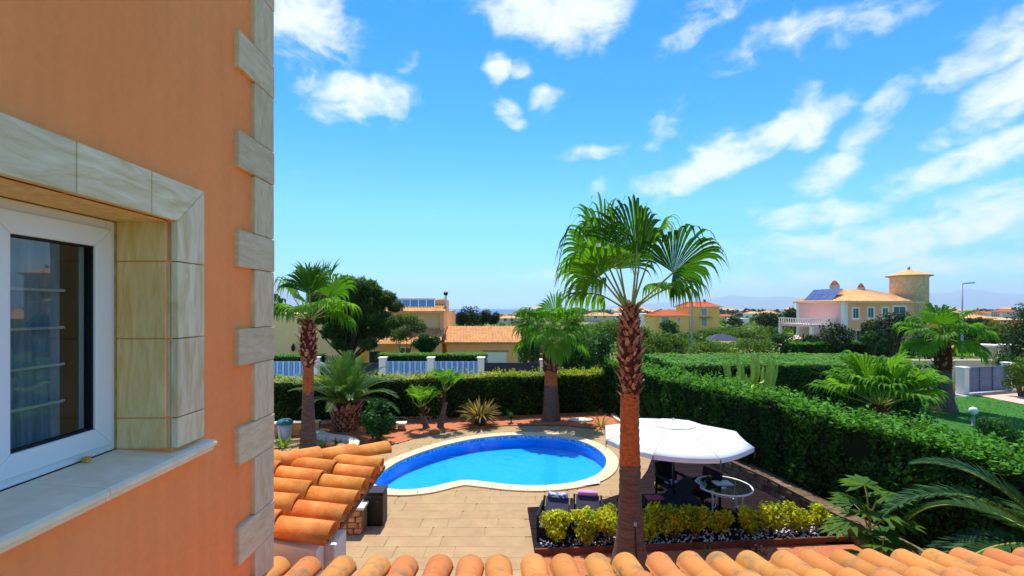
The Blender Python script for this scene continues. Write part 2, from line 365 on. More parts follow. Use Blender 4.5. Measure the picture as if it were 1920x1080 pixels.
M['towel_pink'] = mat('pink_towel', lin(222, 130, 190), lin(230, 160, 206), 10, .95, .4, 120)
M['cushion_red'] = mat('crimson_cushion', lin(190, 34, 70), None, 8, .9)
M['cushion_blue'] = mat('pale_blue_cloth', lin(150, 176, 226), None, 8, .9)
M['rose'] = mat('rose_cloth', lin(160, 70, 90), None, 8, .9)
M['yellow_ball'] = mat('yellow_rubber', lin(206, 206, 60), None, 4, .5)
M['paper'] = mat('printed_paper', lin(214, 220, 224), lin(180, 194, 204), 40, .6)
M['orange_petal'] = mat('orange_petal', lin(220, 140, 30), None, 8, .7)
M['fence_blue'] = mat('blue_fence_slat', lin(122, 176, 226), lin(108, 162, 216), 3, .45, spec=.5, rand=.1)
M['fence_pale'] = mat('pale_fence_slat', lin(196, 222, 244), lin(180, 210, 240), 3, .45, spec=.5, rand=.1)
M['fence_dark'] = mat('charcoal_gate', lin(44, 48, 62), lin(40, 44, 58), 2, .5, spec=.4)
M['gate_grey'] = mat('blue_grey_gate', lin(112, 126, 160), lin(104, 118, 150), 2, .5, spec=.4)
M['awning'] = mat('navy_awning', lin(14, 30, 66), None, 2, .7)
M['bark'] = mat('grey_bark', lin(112, 96, 80), lin(84, 70, 58), 9, .95, .6, 40, .1)
M['bark_dark'] = mat('dark_bark', lin(80, 62, 48), lin(58, 46, 36), 9, .95, .6, 40, .1)
M['palm_grey'] = mat('grey_palm_bark', lin(116, 98, 84), lin(90, 74, 64), 5, .9, .6, 26, .1, stretch=(1, 1, 5), bdist=.02)
M['palm_orange'] = mat('stripped_palm_bark', lin(190, 106, 54), lin(126, 66, 38), 6, .85, .6, 26, .15, stretch=(1.6, 1.6, 3.4), bdist=.02, contrast=(.42, .72))
M['palm_fibre'] = mat('palm_fibre', lin(100, 56, 38), lin(66, 38, 28), 18, .95, .7, 60, .05)
M['boot'] = mat('palm_leaf_base', lin(150, 98, 74), lin(200, 170, 146), 12, .9, .5, 50, .1, rand=.4, contrast=(.45, .7))
M['ring_stone'] = mat('pale_stone', lin(224, 214, 196), lin(198, 186, 166), 9, .9, .3, 40, .2)
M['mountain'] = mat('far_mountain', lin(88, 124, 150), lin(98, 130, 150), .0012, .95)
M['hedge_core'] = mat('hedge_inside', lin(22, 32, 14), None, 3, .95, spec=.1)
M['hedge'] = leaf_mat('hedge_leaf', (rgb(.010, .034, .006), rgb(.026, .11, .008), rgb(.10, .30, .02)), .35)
M['hedge_y'] = leaf_mat('yellow_lit_hedge_leaf', (rgb(.010, .034, .006), rgb(.055, .13, .010), rgb(.36, .42, .02)), .45)  # yellow end paints the sunlit top of the back hedge
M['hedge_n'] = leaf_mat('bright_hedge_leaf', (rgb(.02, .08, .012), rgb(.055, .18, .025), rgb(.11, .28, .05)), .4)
M['euonymus'] = leaf_mat('yellow_leaf', (rgb(.06, .15, .012), rgb(.42, .45, .02), rgb(.74, .72, .04)), .4)
M['shrub'] = leaf_mat('shrub_leaf', (rgb(.010, .045, .010), rgb(.022, .09, .016), rgb(.055, .16, .03)), .3)
M['olive'] = leaf_mat('scrub_leaf', (rgb(.035, .075, .012), rgb(.075, .15, .022), rgb(.15, .24, .04)), .35, .6)
M['dark_tree'] = leaf_mat('dark_tree_leaf', (rgb(.010, .026, .010), rgb(.022, .050, .016), rgb(.045, .085, .026)), .25, .6)
M['pine'] = leaf_mat('pine_needle', (rgb(.018, .048, .008), rgb(.045, .105, .014), rgb(.13, .22, .03)), .35, .6)
M['fan'] = leaf_mat('fan_palm_leaf', (rgb(.028, .10, .008), rgb(.065, .20, .012), rgb(.14, .33, .02)), .5, .5)
M['fan_soft'] = leaf_mat('young_fan_palm_leaf', (rgb(.034, .12, .010), rgb(.07, .21, .016), rgb(.15, .33, .03)), .5, .5)
M['date'] = leaf_mat('date_palm_leaf', (rgb(.025, .08, .022), rgb(.05, .13, .034), rgb(.11, .21, .055)), .35, .4)
M['petiole'] = mat('palm_petiole', lin(140, 150, 60), lin(120, 132, 44), 6, .6)
M['cycad'] = leaf_mat('straw_green_leaf', (rgb(.09, .085, .02), rgb(.20, .16, .04), rgb(.34, .26, .08)), .35)
M['cactus'] = mat('cactus_green', lin(176, 192, 84), lin(150, 172, 66), 5, .7, .2, 20)
M['grassleaf'] = leaf_mat('grass_blade', (rgb(.05, .13, .015), rgb(.10, .2, .02), rgb(.2, .28, .03)), .4)
M['broad'] = leaf_mat('broad_leaf', (rgb(.02, .075, .012), rgb(.04, .12, .016), rgb(.075, .17, .025)), .4)

def glass_like(name, tint, ior=1.33, rough=.02, bump=0, bscale=3, stretch=(1, 1, 1)):
    m = bpy.data.materials.new(name); m.use_nodes = True; nt = m.node_tree; N = nt.nodes.new; L = nt.links.new
    nt.nodes.remove(nt.nodes['Principled BSDF'])
    tr = N('ShaderNodeBsdfTransparent'); tr.inputs[0].default_value = tint
    gl = N('ShaderNodeBsdfGlossy'); gl.inputs['Roughness'].default_value = rough
    fr = N('ShaderNodeFresnel'); fr.inputs['IOR'].default_value = ior
    ge = N('ShaderNodeNewGeometry'); iv = N('ShaderNodeMath'); iv.operation = 'SUBTRACT'; iv.inputs[0].default_value = 1.0; L(ge.outputs['Backfacing'], iv.inputs[1])
    fm = N('ShaderNodeMath'); fm.operation = 'MULTIPLY'; L(fr.outputs[0], fm.inputs[0]); L(iv.outputs[0], fm.inputs[1])   # one reflection per sheet of glass
    ms = N('ShaderNodeMixShader'); L(fm.outputs[0], ms.inputs[0]); L(tr.outputs[0], ms.inputs[1]); L(gl.outputs[0], ms.inputs[2])
    if bump:
        g = N('ShaderNodeNewGeometry'); mp = N('ShaderNodeMapping'); mp.inputs['Scale'].default_value = stretch; L(g.outputs['Position'], mp.inputs[0])
        n = N('ShaderNodeTexNoise'); n.inputs['Scale'].default_value = bscale; n.inputs['Detail'].default_value = 3; L(mp.outputs[0], n.inputs['Vector'])
        b = N('ShaderNodeBump'); b.inputs['Strength'].default_value = bump; b.inputs['Distance'].default_value = .05; L(n.outputs['Fac'], b.inputs['Height'])
        L(b.outputs[0], gl.inputs['Normal']); L(b.outputs[0], fr.inputs['Normal'])
    L(ms.outputs[0], nt.nodes['Material Output'].inputs['Surface'])
    return m
M['water'] = glass_like('pool_water', (.55, .90, 1.0, 1), 1.33, .03, .28, 3.2)
M['pane'] = glass_like('window_glass', (.80, .86, .90, 1), 2.0, .01)
M['tglass'] = glass_like('table_glass', (.72, .86, .84, 1), 1.5, .02)
M['sea'] = mat('sea_water', lin(8, 74, 164), lin(12, 84, 174), .002, .6, spec=.15)

# ------------------------------------------------------------------ leaves
RNG = np.random.default_rng(11)
def unit(a): return a / np.maximum(np.linalg.norm(a, axis=1, keepdims=True), 1e-9)
def quads_mesh(name, V, tone, m, parent=None, world=True):
    """V: (n, k, 3) polygons of k corners each"""
    n, k = V.shape[:2]
    if parent is not None and world:
        inv = np.array(chain(parent).inverted()); V = V @ inv[:3, :3].T + inv[:3, 3]
    me = bpy.data.meshes.new(name); me.vertices.add(n * k); me.vertices.foreach_set('co', V.reshape(-1).astype(np.float32))
    me.loops.add(n * k); me.loops.foreach_set('vertex_index', np.arange(n * k, dtype=np.int32))
    me.polygons.add(n); me.polygons.foreach_set('loop_start', np.arange(0, n * k, k, dtype=np.int32))
    me.polygons.foreach_set('loop_total', np.full(n, k, dtype=np.int32))
    at = me.attributes.new('tone', 'FLOAT', 'FACE'); at.data.foreach_set('value', np.asarray(tone, dtype=np.float32))
    me.update(calc_edges=True)
    return link(name, me, parent, m)
def leaf_quads(pts, nrm, size, aspect=.5, wild=.8, lift=.2):
    n = len(pts); nn = unit(nrm * 1.0 + RNG.normal(0, 1, (n, 3)) * wild + np.array([0, 0, lift]))
    t = unit(np.cross(nn, RNG.normal(0, 1, (n, 3)))); b = np.cross(nn, t)
    s = (size * RNG.uniform(.65, 1.3, n))[:, None]
    return np.stack([pts - t * s, pts - b * s * aspect, pts + t * s, pts + b * s * aspect], 1)
def lump(p, f=1.0, seed=0.0):
    """cheap smooth noise, -1..1"""
    x, y, z = p[:, 0] * f + seed, p[:, 1] * f + seed * 1.7, p[:, 2] * f + seed * .6
    return (np.sin(1.7*x + 1.3*np.sin(1.1*y)) + np.sin(2.3*y + 1.7*np.sin(.9*z + x)) + np.sin(1.9*z + 1.1*np.sin(1.3*x)) + .6*np.sin(4.7*x+y) * np.sin(4.1*y - z)) / 3.3
def blob_points(n, blobs, seed, shell=.3):
    w = np.array([(b[3]*b[4]*b[5]) ** (2/3) for b in blobs]); idx = RNG.choice(len(blobs), n, p=w / w.sum())
    B = np.array(blobs)[idx]; d = unit(RNG.normal(0, 1, (n, 3)))
    r = 1 - np.abs(RNG.normal(0, shell, n)); r = np.clip(r, .05, 1.0)
    r = r * (1 + .16 * lump(d * 3 + B[:, :3], 1.6, seed))
    return B[:, :3] + d * B[:, 3:6] * r[:, None], d
def crown_blobs(c, rx, ry, rz, n, rnd, k=.5):
    out = [(c[0], c[1], c[2], rx * .62, ry * .62, rz * .66)]
    for i in range(n):
        a = rnd.uniform(0, 6.28); e = rnd.uniform(-.7, 1.3); q = rnd.uniform(.45, .72)
        s = rnd.uniform(.32, .55) * k / .5
        out.append((c[0] + math.cos(a)*math.cos(e)*rx*q, c[1] + math.sin(a)*math.cos(e)*ry*q, c[2] + math.sin(e)*rz*q, rx*s, ry*s, rz*s))
    return out
def bush(name, label, cat, x, y, z, rx, ry, h, leaf, n, m, group=None, nb=7, aspect=.5, stem='bark', seed=0, lift=.2, low=.52, toney=.3):
    """a shrub: root > foliage, stem"""
    rnd = random.Random(seed + int(x * 13) + int(y * 7)); root = empty(name, (x, y, z), 0, label, cat, group)
    bl = crown_blobs((x, y, z + h * low), rx, ry, h * .5, nb, rnd)
    p, d = blob_points(n, bl, seed + x)
    p[:, 2] = np.maximum(p[:, 2], z + .02)
    tone = np.clip(.45 + .28 * lump(p, 2.2 / max(rx, .4), seed) + RNG.normal(0, .2, n), 0, 1)
    quads_mesh('foliage', leaf_quads(p, d, leaf, aspect, .8, lift), tone, m, root)
    mb = MB()
    for k in range(4):
        a = rnd.uniform(0, 6.28); e = (x + math.cos(a)*rx*.4, y + math.sin(a)*ry*.4, z + h * .6)
        mb.tube([(x + math.cos(a)*.03, y + math.sin(a)*.03, z - .05), ((x+e[0])/2 + .02, (y+e[1])/2, z + h*.3), e], [h*.03, h*.024, h*.01], 5)
    mb.build('stem', M[stem], root)
    return root
def hedge(name, label, pts, width, h, leaf, dens, m, z=0.0, amp=.07, toprough=.05, seed=0, group=None, topdens=1.0, shoots=0):
    """a clipped hedge along a line of points (the middle of its base): root > foliage, inside"""
    root = empty(name, (*pts[0][:2], z), 0, label, 'hedge', group)
    core = MB(); P_, N_ = [], []
    for (a, b) in zip(pts[:-1], pts[1:]):
        a, b = np.array(a[:2], float), np.array(b[:2], float); Ln = np.linalg.norm(b - a); t = (b - a) / Ln; nrm = np.array([t[1], -t[0]])
        w2 = width / 2; k = .10
        c4 = [a + nrm*(w2-k) - t*(-k*.5), b + nrm*(w2-k) + t*(.3*w2), b - nrm*(w2-k) + t*(.3*w2), a - nrm*(w2-k) + t*(k*.5)]
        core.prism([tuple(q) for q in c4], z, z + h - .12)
        def face(n, along0, along1, off, nr, z0, z1):
            u = RNG.uniform(along0, along1, n); v = RNG.uniform(z0, z1, n)
            p = a[None] + t[None]*u[:, None] + nrm[None]*off
            P_.append(np.column_stack([p, z + v])); N_.append(np.tile([*nr, 0], (n, 1)))
        ns = int(Ln * h * dens)
        face(ns, -.1, Ln + w2*.6, w2, nrm, .02, h); face(int(ns * .7), -.1, Ln + w2*.6, -w2, -nrm, .02, h)
        n = int(Ln * width * dens * topdens); u = RNG.uniform(-.05, Ln + w2*.5, n); v = RNG.uniform(-w2, w2, n)
        p = a[None] + t[None]*u[:, None] + nrm[None]*v[:, None]
        P_.append(np.column_stack([p, np.full(n, z + h)])); N_.append(np.tile([0, 0, 1.0], (n, 1)))
    for e, s in ((pts[0], -1), (pts[-1], 1)):
        o = pts[1] if s < 0 else pts[-2]; e2, o2 = np.array(e[:2], float), np.array(o[:2], float); t = (e2 - o2) / np.linalg.norm(e2 - o2)
        nrm = np.array([t[1], -t[0]]); n = int(width * h * dens); p = e2[None] + nrm[None]*RNG.uniform(-width/2, width/2, n)[:, None] + t[None]*.05
        P_.append(np.column_stack([p, z + RNG.uniform(0, h, n)])); N_.append(np.tile([t[0], t[1], 0], (n, 1)))
    p, nr = np.vstack(P_), np.vstack(N_)
    off = amp * lump(p, 1.6, seed) + amp * .6 * lump(p, 4.3, seed + 3) - np.abs(RNG.normal(0, .045, len(p))) + .02
    top = nr[:, 2] > .5
    off[top] += np.abs(RNG.normal(0, toprough, top.sum()))
    p = p + nr * off[:, None]
    tone = np.clip(.42 + .25 * lump(p, 1.3, seed + 5) + RNG.normal(0, .18, len(p)) + .50 * top - .22 * (~top), 0, 1)  # sunlit tops and shaded sides are put into the leaf tone
    if shoots:                                                        # unclipped new shoots standing out of the top
        i = RNG.choice(np.where(top)[0], shoots); base = p[i]; lean = RNG.normal(0, .25, (shoots, 3)); lean[:, 2] = 1; hh_ = RNG.uniform(.06, .28, shoots)
        sp = np.vstack([base + lean * (hh_ * f)[:, None] for f in (.2, .4, .6, .8, 1.0)]); p = np.vstack([p, sp]); nr = np.vstack([nr, np.tile([0, 0, .6], (len(sp), 1))])
        tone = np.concatenate([tone, np.clip(RNG.normal(.85, .12, len(sp)), 0, 1)]); top = np.concatenate([top, np.zeros(len(sp), bool)])
    wl_ = np.where(top, .38, .65)[:, None]
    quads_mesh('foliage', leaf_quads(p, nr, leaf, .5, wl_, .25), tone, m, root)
    core.build('inside', M['hedge_core'], root)
    return root
# ------------------------------------------------------------------ the land, the sea, the mountains
def gh(x, y):
    if -13 < x < 9 and 3 < y < 21.5: return -2.5                       # under the terrace and the pool
    z = -.06
    if y > 24:
        k = min(1, max(0, (8 - x) / 10)); z -= .8 * k * min(1, (y - 24) / 14)
    if y > 60: z -= min(29, (y - 60) * .0112)
    coast = 2650 + max(0, x + 300) * 4.5 + 120 * math.sin(x * .004)
    if y > coast: z = -46
    elif z > -28 and y > 90: z += .6 * math.sin(x * .05 + 1) * math.sin(y * .037)
    return z
def make_ground():
    ys = [-60, -20, 2.9, 3.1, 8, 13, 21.4, 21.6, 24, 27, 31, 38, 48, 60, 75, 95, 120, 160, 220, 300, 420, 600, 850, 1200, 1700, 2200, 2600, 2700, 3300, 4500, 6500, 9000, 12500, 16000]
    vs = []; nx = 61
    for y in ys:
        w = 40 + 1.35 * max(y, 0)
        for i in range(nx):
            x = -w + 2 * w * i / (nx - 1)
            vs.append((x, y, gh(x, y)))
    fs = [(r*nx+i, r*nx+i+1, (r+1)*nx+i+1, (r+1)*nx+i) for r in range(len(ys)-1) for i in range(nx-1)]
    g = MB().add(vs, fs).build('ground', M['dirt'], smooth=True); T(g, kind='structure')
make_ground()
s = MB().add([(-23000, 1500, -30), (23000, 1500, -30), (23000, 16500, -30), (-23000, 16500, -30)], [(0, 1, 2, 3)]).build('sea', M['sea']); T(s, kind='structure')
def mountain(pts, Z, depth):
    rnd = random.Random(int(Z)); vs = []; n = len(pts)
    rows = [(-.5, 0), (-.22, .55), (0, 1), (.3, .5), (.6, 0)]
    for dy, k in rows:
        for x, y in pts:
            q = PZ(x, y, Z); vs.append((q.x * (1 + dy * depth / Z), Z + dy * depth, -31 + (q.z + 31) * k * rnd.uniform(.9, 1.0 if k == 1 else 1.1)))
    fs = [(r*n+i, r*n+i+1, (r+1)*n+i+1, (r+1)*n+i) for r in range(4) for i in range(n-1)]
    return T(MB().add(vs, fs).build('mountain', M['mountain'], smooth=True), kind='structure')
mountain([(1560, 577), (1640, 568), (1700, 556), (1745, 546), (1780, 549), (1812, 537), (1840, 541), (1880, 548), (1920, 549), (1980, 556), (2060, 563), (2160, 577)], 13500, 2600)
mountain([(1100, 577), (1180, 571), (1260, 566), (1330, 559), (1370, 553), (1420, 556), (1470, 555), (1540, 562), (1620, 568), (1700, 577)], 15000, 2400)
mountain([(380, 577), (430, 550), (480, 532), (516, 522), (536, 530), (556, 550), (590, 566), (640, 577)], 14500, 2400)

# ------------------------------------------------------------------ pool and terrace
pool_px = [(700, 907), (716, 886), (757, 861), (826, 837), (897, 822), (975, 816), (1050, 819), (1104, 833), (1134, 854), (1137, 873), (1121, 891), (1082, 905), (1022, 912), (962, 911), (908, 905), (873, 902), (842, 907), (804, 916), (760, 920), (720, 917)]
POOL = smooth_loop([P(*q)[:2] for q in pool_px], 5)
if sum(POOL[i][0]*POOL[(i+1)%len(POOL)][1] - POOL[(i+1)%len(POOL)][0]*POOL[i][1] for i in range(len(POOL))) < 0: POOL = POOL[::-1]
pool = empty('swimming_pool', (*P(950, 860)[:2], 0), 0, 'kidney shaped blue swimming pool with pale stone coping', 'pool')
COUT = lofs(POOL, .36); CIN = lofs(POOL, -.03); CMID = lofs(POOL, .2)
mb = MB(); n = len(POOL)
mb.add([(*p, -.05) for p in POOL] + [(*p, -.46) for p in POOL], [(i, n+i, n+(i+1)%n, (i+1)%n) for i in range(n)])
mb.build('basin_wall', M['mosaic'], pool)
fill_mesh([POOL], -.46, 'basin_floor', M['mosaic'], pool)
mb = MB(); B1 = lofs(POOL, -.004)
mb.add([(*p, -.035) for p in B1] + [(*p, -.11) for p in B1], [(i, n+i, n+(i+1)%n, (i+1)%n) for i in range(n)])
def band_mat():
    m = mat('waterline_tiles', lin(60, 120, 200), lin(214, 226, 236), 14, .3, contrast=(.5, .54), detail=0); return m
mb.build('waterline_band', band_mat(), pool)
T(fill_mesh([lofs(POOL, .002)], -.065, 'water', M['water'], pool), 'clear azure pool water')
per = [0]
for i in range(n): per.append(per[-1] + (Vector(POOL[(i+1)%n]) - Vector(POOL[i])).length)
def at_len(loop, s):
    s = s % per[-1]; i = max(k for k in range(n) if per[k] <= s + 1e-9); t = (s - per[i]) / (per[i+1] - per[i])
    a, b = Vector(loop[i]), Vector(loop[(i+1)%n]); return tuple(a + (b - a) * t)
ns = 44; step = per[-1] / ns
for k in range(ns):
    s0, s1 = k * step + .004, (k + 1) * step - .004; q = [s0 + (s1 - s0) * j / 3 for j in range(4)]
    poly = [at_len(CIN, a) for a in q] + [at_len(COUT, a) for a in q[::-1]]
    bevel(MB().prism(poly, -.035, .03).build('coping_stone', M['coping'], pool), .012)
# skimmer lid and ladder-less step light
sk = P(1105, 907); o = MB().obox((sk.x + .0, sk.y, .035), (.55, .3, .012), .35).build('skimmer_lid', M['ring_stone'], pool)

terr_outer = [(-13, 3), (10.5, 3), (9, 8), (6.6, 13), (5, 22), (-13, 20)]
terr = fill_mesh([terr_outer, CMID[::-1]], -.024, 'terrace', M['terrace']); T(terr, kind='structure')
SOIL1 = smooth_loop([P(*q)[:2] for q in [(592, 797), (600, 812), (650, 820), (672, 833), (668, 842), (735, 834), (800, 816), (860, 806), (930, 799), (1000, 797), (1060, 798), (1110, 803), (1150, 806), (1165, 790), (1150, 774), (1100, 773), (1000, 776), (900, 781), (800, 787), (700, 791)]], 4)
soil = fill_mesh([SOIL1], .012, 'gravel_bed', M['soil']); T(soil, kind='structure')
DECK = [P(*q)[:2] for q in [(989, 955), (1060, 951), (1118, 944), (1165, 929), (1197, 909), (1214, 884), (1222, 862), (1300, 850), (1372, 858)]] + [(6.5, 14.0), (6.95, 12.0), (7.35, 9.5)] + [P(*q)[:2] for q in [(1590, 1016), (1300, 1030), (1003, 1042)]]
soil2 = fill_mesh([[P(1001, 1043)[:2], P(1300, 1032)[:2], P(1590, 1018)[:2], P(1690, 1030)[:2], (9.2, 3.2), (0.42, 3.2)]], .012, 'gravel_strip', M['soil']); T(soil2, kind='structure')
# flagstones laid one by one round the pool, cut along the coping and the deck
cnt = 0; rp = random.Random(3)
PX, PY = .60, .42
for r in range(-2, 34):
    for c in range(-14, 16):
        x0 = c * PX + (.3 if r % 2 else 0) + rp.uniform(-.03, .03); y0 = 6.6 + r * PY
        w = PX; cell = [(x0 + .003, y0 + .003), (x0 + w - .003, y0 + .003), (x0 + w - .003, y0 + PY - .003), (x0 + .003, y0 + PY - .003)]
        ctr = (x0 + w/2, y0 + PY/2)
        X, Y = ctr
        if not (-.62 * Y - 1.2 < X < 4.2) or Y > 18.9 or (Y < 12 and (X < -.48 * Y - .3)): continue
        j = min(range(n), key=lambda i: (COUT[i][0]-X)**2 + (COUT[i][1]-Y)**2)
        a, b = Vector(CMID[j-1]), Vector(CMID[(j+1) % n]); t = (b - a).normalized(); nr = (t.y, -t.x)
        d = (X - CMID[j][0]) * nr[0] + (Y - CMID[j][1]) * nr[1]
        if inside(POOL, ctr) or d < -.35: continue
        if d < .7: cell = clip(cell, CMID[j], nr)
        if len(cell) < 3 or area(cell) < .02: continue
        if inside(DECK, ctr) or inside(SOIL1, ctr): continue
        if ctr[0] > .35 and ctr[1] < P(1000, 1043).y: continue
        MB().prism(cell, -.028, rp.uniform(-.012, -.010)).build('paving_stone', M['paver'], terr); cnt += 1
print('PAVERS', cnt)
# timber deck, board by board
deck = empty('timber_deck', (*P(1250, 950)[:2], 0), 0, 'dark brown timber deck under the white parasol', 'deck')
ys = [p[1] for p in DECK]; y = min(ys); bw = .145; k = 0
while y < max(ys):
    poly = clip(clip(DECK, (0, y + .004), (0, 1)), (0, y + bw - .004), (0, -1))
    if len(poly) > 2 and area(poly) > .03:
        MB().prism(poly, .0, .05 + .002 * (k % 3)).build('board', M['deck'], deck)
    y += bw; k += 1
# kerb along the back hedge and edging board in front of the yellow shrubs
def ribbon(name, pts, w, z0, z1, m, parent=None):
    mb = MB(); L_, R_ = [], []
    for i, p in enumerate(pts):
        a, b = Vector(pts[max(i-1, 0)]), Vector(pts[min(i+1, len(pts)-1)]); t = (b - a).normalized()
        L_.append((p[0] - t.y*w/2, p[1] + t.x*w/2)); R_.append((p[0] + t.y*w/2, p[1] - t.x*w/2))
    mb.prism(L_ + R_[::-1], z0, z1); return mb.build(name, m, parent)
kb = [P(*q)[:2] for q in [(505, 797), (560, 797), (594, 796), (640, 790), (700, 788), (800, 785), (900, 779), (1000, 774), (1100, 771), (1142, 771)]]
kb = empty('back_kerb', (*P(800, 786)[:2], 0), 0, 'pale stone kerb along the foot of the back hedge', 'kerb')
kpts = [P(*q)[:2] for q in [(594, 796), (640, 791), (700, 788), (750, 787), (800, 785), (850, 782), (900, 779), (950, 777), (1000, 774), (1050, 773), (1100, 771), (1142, 771)]]
for a, b in zip(kpts[:-1], kpts[1:]):
    a, b = Vector(a), Vector(b); d = b - a; L_ = d.length; m_ = int(max(1, round(L_ / .8)))
    for j in range(m_):
        p, q = a + d * (j / m_), a + d * ((j + 1) / m_ - .012)
        bevel(MB().bar((*p, .06), (*q, .06), .22, .18).build('kerb_stone', M['kerb'], kb), .015)
kr = [P(*q)[:2] for q in [(1142, 771), (1158, 790), (1185, 806), (1230, 828)]]
kb2 = empty('side_kerb', (*kr[0], 0), 0, 'short kerb of pale stone beside the parasol', 'kerb')
for a, b in zip(kr[:-1], kr[1:]):
    bevel(MB().bar((*a, .05), (*b, .05), .2, .16).build('kerb_stone', M['kerb'], kb2), .015)
e0, e1, e2 = P(1003, 1043), P(1300, 1031), P(1590, 1018)
T(bevel(MB().bar((e0.x, e0.y, .07), (e1.x - .01, e1.y, .07), .05, .16).bar((e1.x, e1.y, .07), (e2.x, e2.y, .07), .05, .16).build('edging_board', M['plank']), .006), 'brown edging board in front of the yellow shrubs', 'edging')
# white pebbles among the yellow shrubs
pb = []; rr = random.Random(8); mb = MB()
bedA, bedB = P(1012, 1020), P(1565, 1000)
for k in range(620):
    u = rr.random(); x = bedA.x + (bedB.x - bedA.x) * u; y = bedA.y + (bedB.y - bedA.y) * u + rr.uniform(-.32, .2)
    s_ = rr.uniform(.016, .034); z = .06 + rr.uniform(0, .02)
    vs = [(x + s_*rr.uniform(.8, 1.2), y, z), (x - s_*rr.uniform(.8, 1.2), y, z), (x, y + s_, z), (x, y - s_, z), (x, y, z + s_*.8), (x, y, z - s_)]
    mb.add(vs, [(0,2,4),(2,1,4),(1,3,4),(3,0,4),(2,0,5),(1,2,5),(3,1,5),(0,3,5)])
T(mb.build('white_pebbles', M['pebble'], smooth=True), 'white pebbles strewn under the yellow shrubs', 'pebbles', kind='stuff')

# ------------------------------------------------------------------ the orange house beside the camera
YAW = math.radians(1.34)
house = empty('orange_house', (0, 0, 0), YAW, 'orange stuccoed house with travertine window surround and corner quoins', 'house')
HM = chain(house)
def hb(name, m, x0, x1, y0, y1, z0, z1, par=house, bv=0):
    o = MB().box(x0, x1, y0, y1, z0, z1).build(name, m, par, local=True)
    if bv: bevel(o, bv)
    return o
WX, YC = -1.5, 2.976
mb = MB()                                                            # wall with a hole for the window
wy0, wy1, wz0, wz1 = .62, 2.104, 4.335, 5.395
y00, z11 = -3.0, 8.2
mb.box(WX - .30, WX, y00, wy0, 0, z11).box(WX - .30, WX, wy1, YC - .02, 0, z11).box(WX - .30, WX, wy0, wy1, 0, wz0).box(WX - .30, WX, wy0, wy1, wz1, z11)
mb.box(-7.5, WX - .30, YC - .32, YC - .02, 0, z11).box(-7.5, WX - .3, y00, y00 + .3, 0, z11).box(-7.8, -7.5, y00, YC - .02, 0, z11)
mb.build('wall', M['stucco'], house, local=True)
hb('roof', M['tile'], -8.3, WX + .02, y00 - .4, YC + .0, z11, z11 + .18)
# quoins: long and short blocks up the corner, alternately
q0 = 5 + (HZ - 474) / F * 2.78; pitch = 173.5 * 2.76 / F
for k in range(-9, 6):
    zc = q0 + k * pitch + .0; hl = .105
    o = hb('quoin', M['quoin_h'], WX - .2, WX + .030, YC - .385, YC + .012, zc - hl, zc + hl, bv=.006)
    za, zb = zc + hl + .003, zc + pitch - hl - .003
    o = hb('quoin', M['quoin'], WX - .2, WX + .027, YC - .215, YC + .010, za, zb, bv=.006)
# window surround
SX0, SX1 = WX - .02, WX + .032; sw = .185
def ip(a, b, t): return a + (b - a) * t
jy = [-.1, .30, .93, 853*1.5/(940-145), 853*1.5/(940-283), wy1 + sw]
zt0, zt1 = 5.395, 5.575
for a, b in zip(jy[:-1], jy[1:]):
    if b == jy[-1]:
        mb = MB()
        mb.add([(SX0, a+.002, zt0), (SX0, wy1-.002, zt0), (SX0, b-.002, zt1), (SX0, a+.002, zt1), (SX1, a+.002, zt0), (SX1, wy1-.002, zt0), (SX1, b-.002, zt1), (SX1, a+.002, zt1)],
               [(0,1,2,3),(7,6,5,4),(0,4,5,1),(1,5,6,2),(2,6,7,3),(3,7,4,0)])
        bevel(mb.build('lintel_stone', M['travertine'], house, local=True), .004)
    else: hb('lintel_stone', M['travertine'], SX0, SX1, a + .002, b - .002, zt0, zt1, bv=.004)
jz = [4.36, 4.50, 4.86, 5.21, 5.395]
for a, b in zip(jz[:-1], jz[1:]):
    last = b == jz[-1]; zb = zt1 if last else b
    mb = MB(); y0, y1 = wy1 + .0, wy1 + sw
    za_, zin = a + .002, (zt0 if last else b) - .002
    zo = zb - .002
    mb.add([(SX0, y0, za_), (SX0, y1, za_), (SX0, y1, zo), (SX0, y0, zin), (SX1 - .002, y0, za_), (SX1 - .002, y1, za_), (SX1 - .002, y1, zo), (SX1 - .002, y0, zin)],
           [(0,1,2,3),(7,6,5,4),(0,4,5,1),(1,5,6,2),(2,6,7,3),(3,7,4,0)])
    bevel(mb.build('jamb_stone', M['travertine_v'], house, local=True), .004)
    hb('reveal_stone', M['reveal'], WX - .24, SX0 - .002, wy1 - .006, wy1 + .05, a + .002, b - .002, bv=.003)
hb('soffit_stone', M['reveal'], WX - .24, SX0 - .002, wy0 - .05, wy1 - .008, wz1 - .006, wz1 + .05)
mb = MB()                                                            # moulded sill, in lengths
for a, b in ((-.2, .70), (.70, 1.70), (1.70, 2.325)):
    prof = [(WX - .24, 4.36), (WX + .055, 4.338), (WX + .07, 4.328), (WX + .07, 4.312), (WX + .052, 4.302), (WX + .052, 4.288), (WX - .24, 4.28)]
    m_ = len(prof); vs = [(x, a + .001, z) for x, z in prof] + [(x, b - .001, z) for x, z in prof]
    MB().add(vs, [tuple(range(m_)), tuple(range(2*m_-1, m_-1, -1))] + [(i, m_+i, m_+(i+1)%m_, (i+1)%m_) for i in range(m_)]).build('sill_stone', M['sill'], house, local=True)
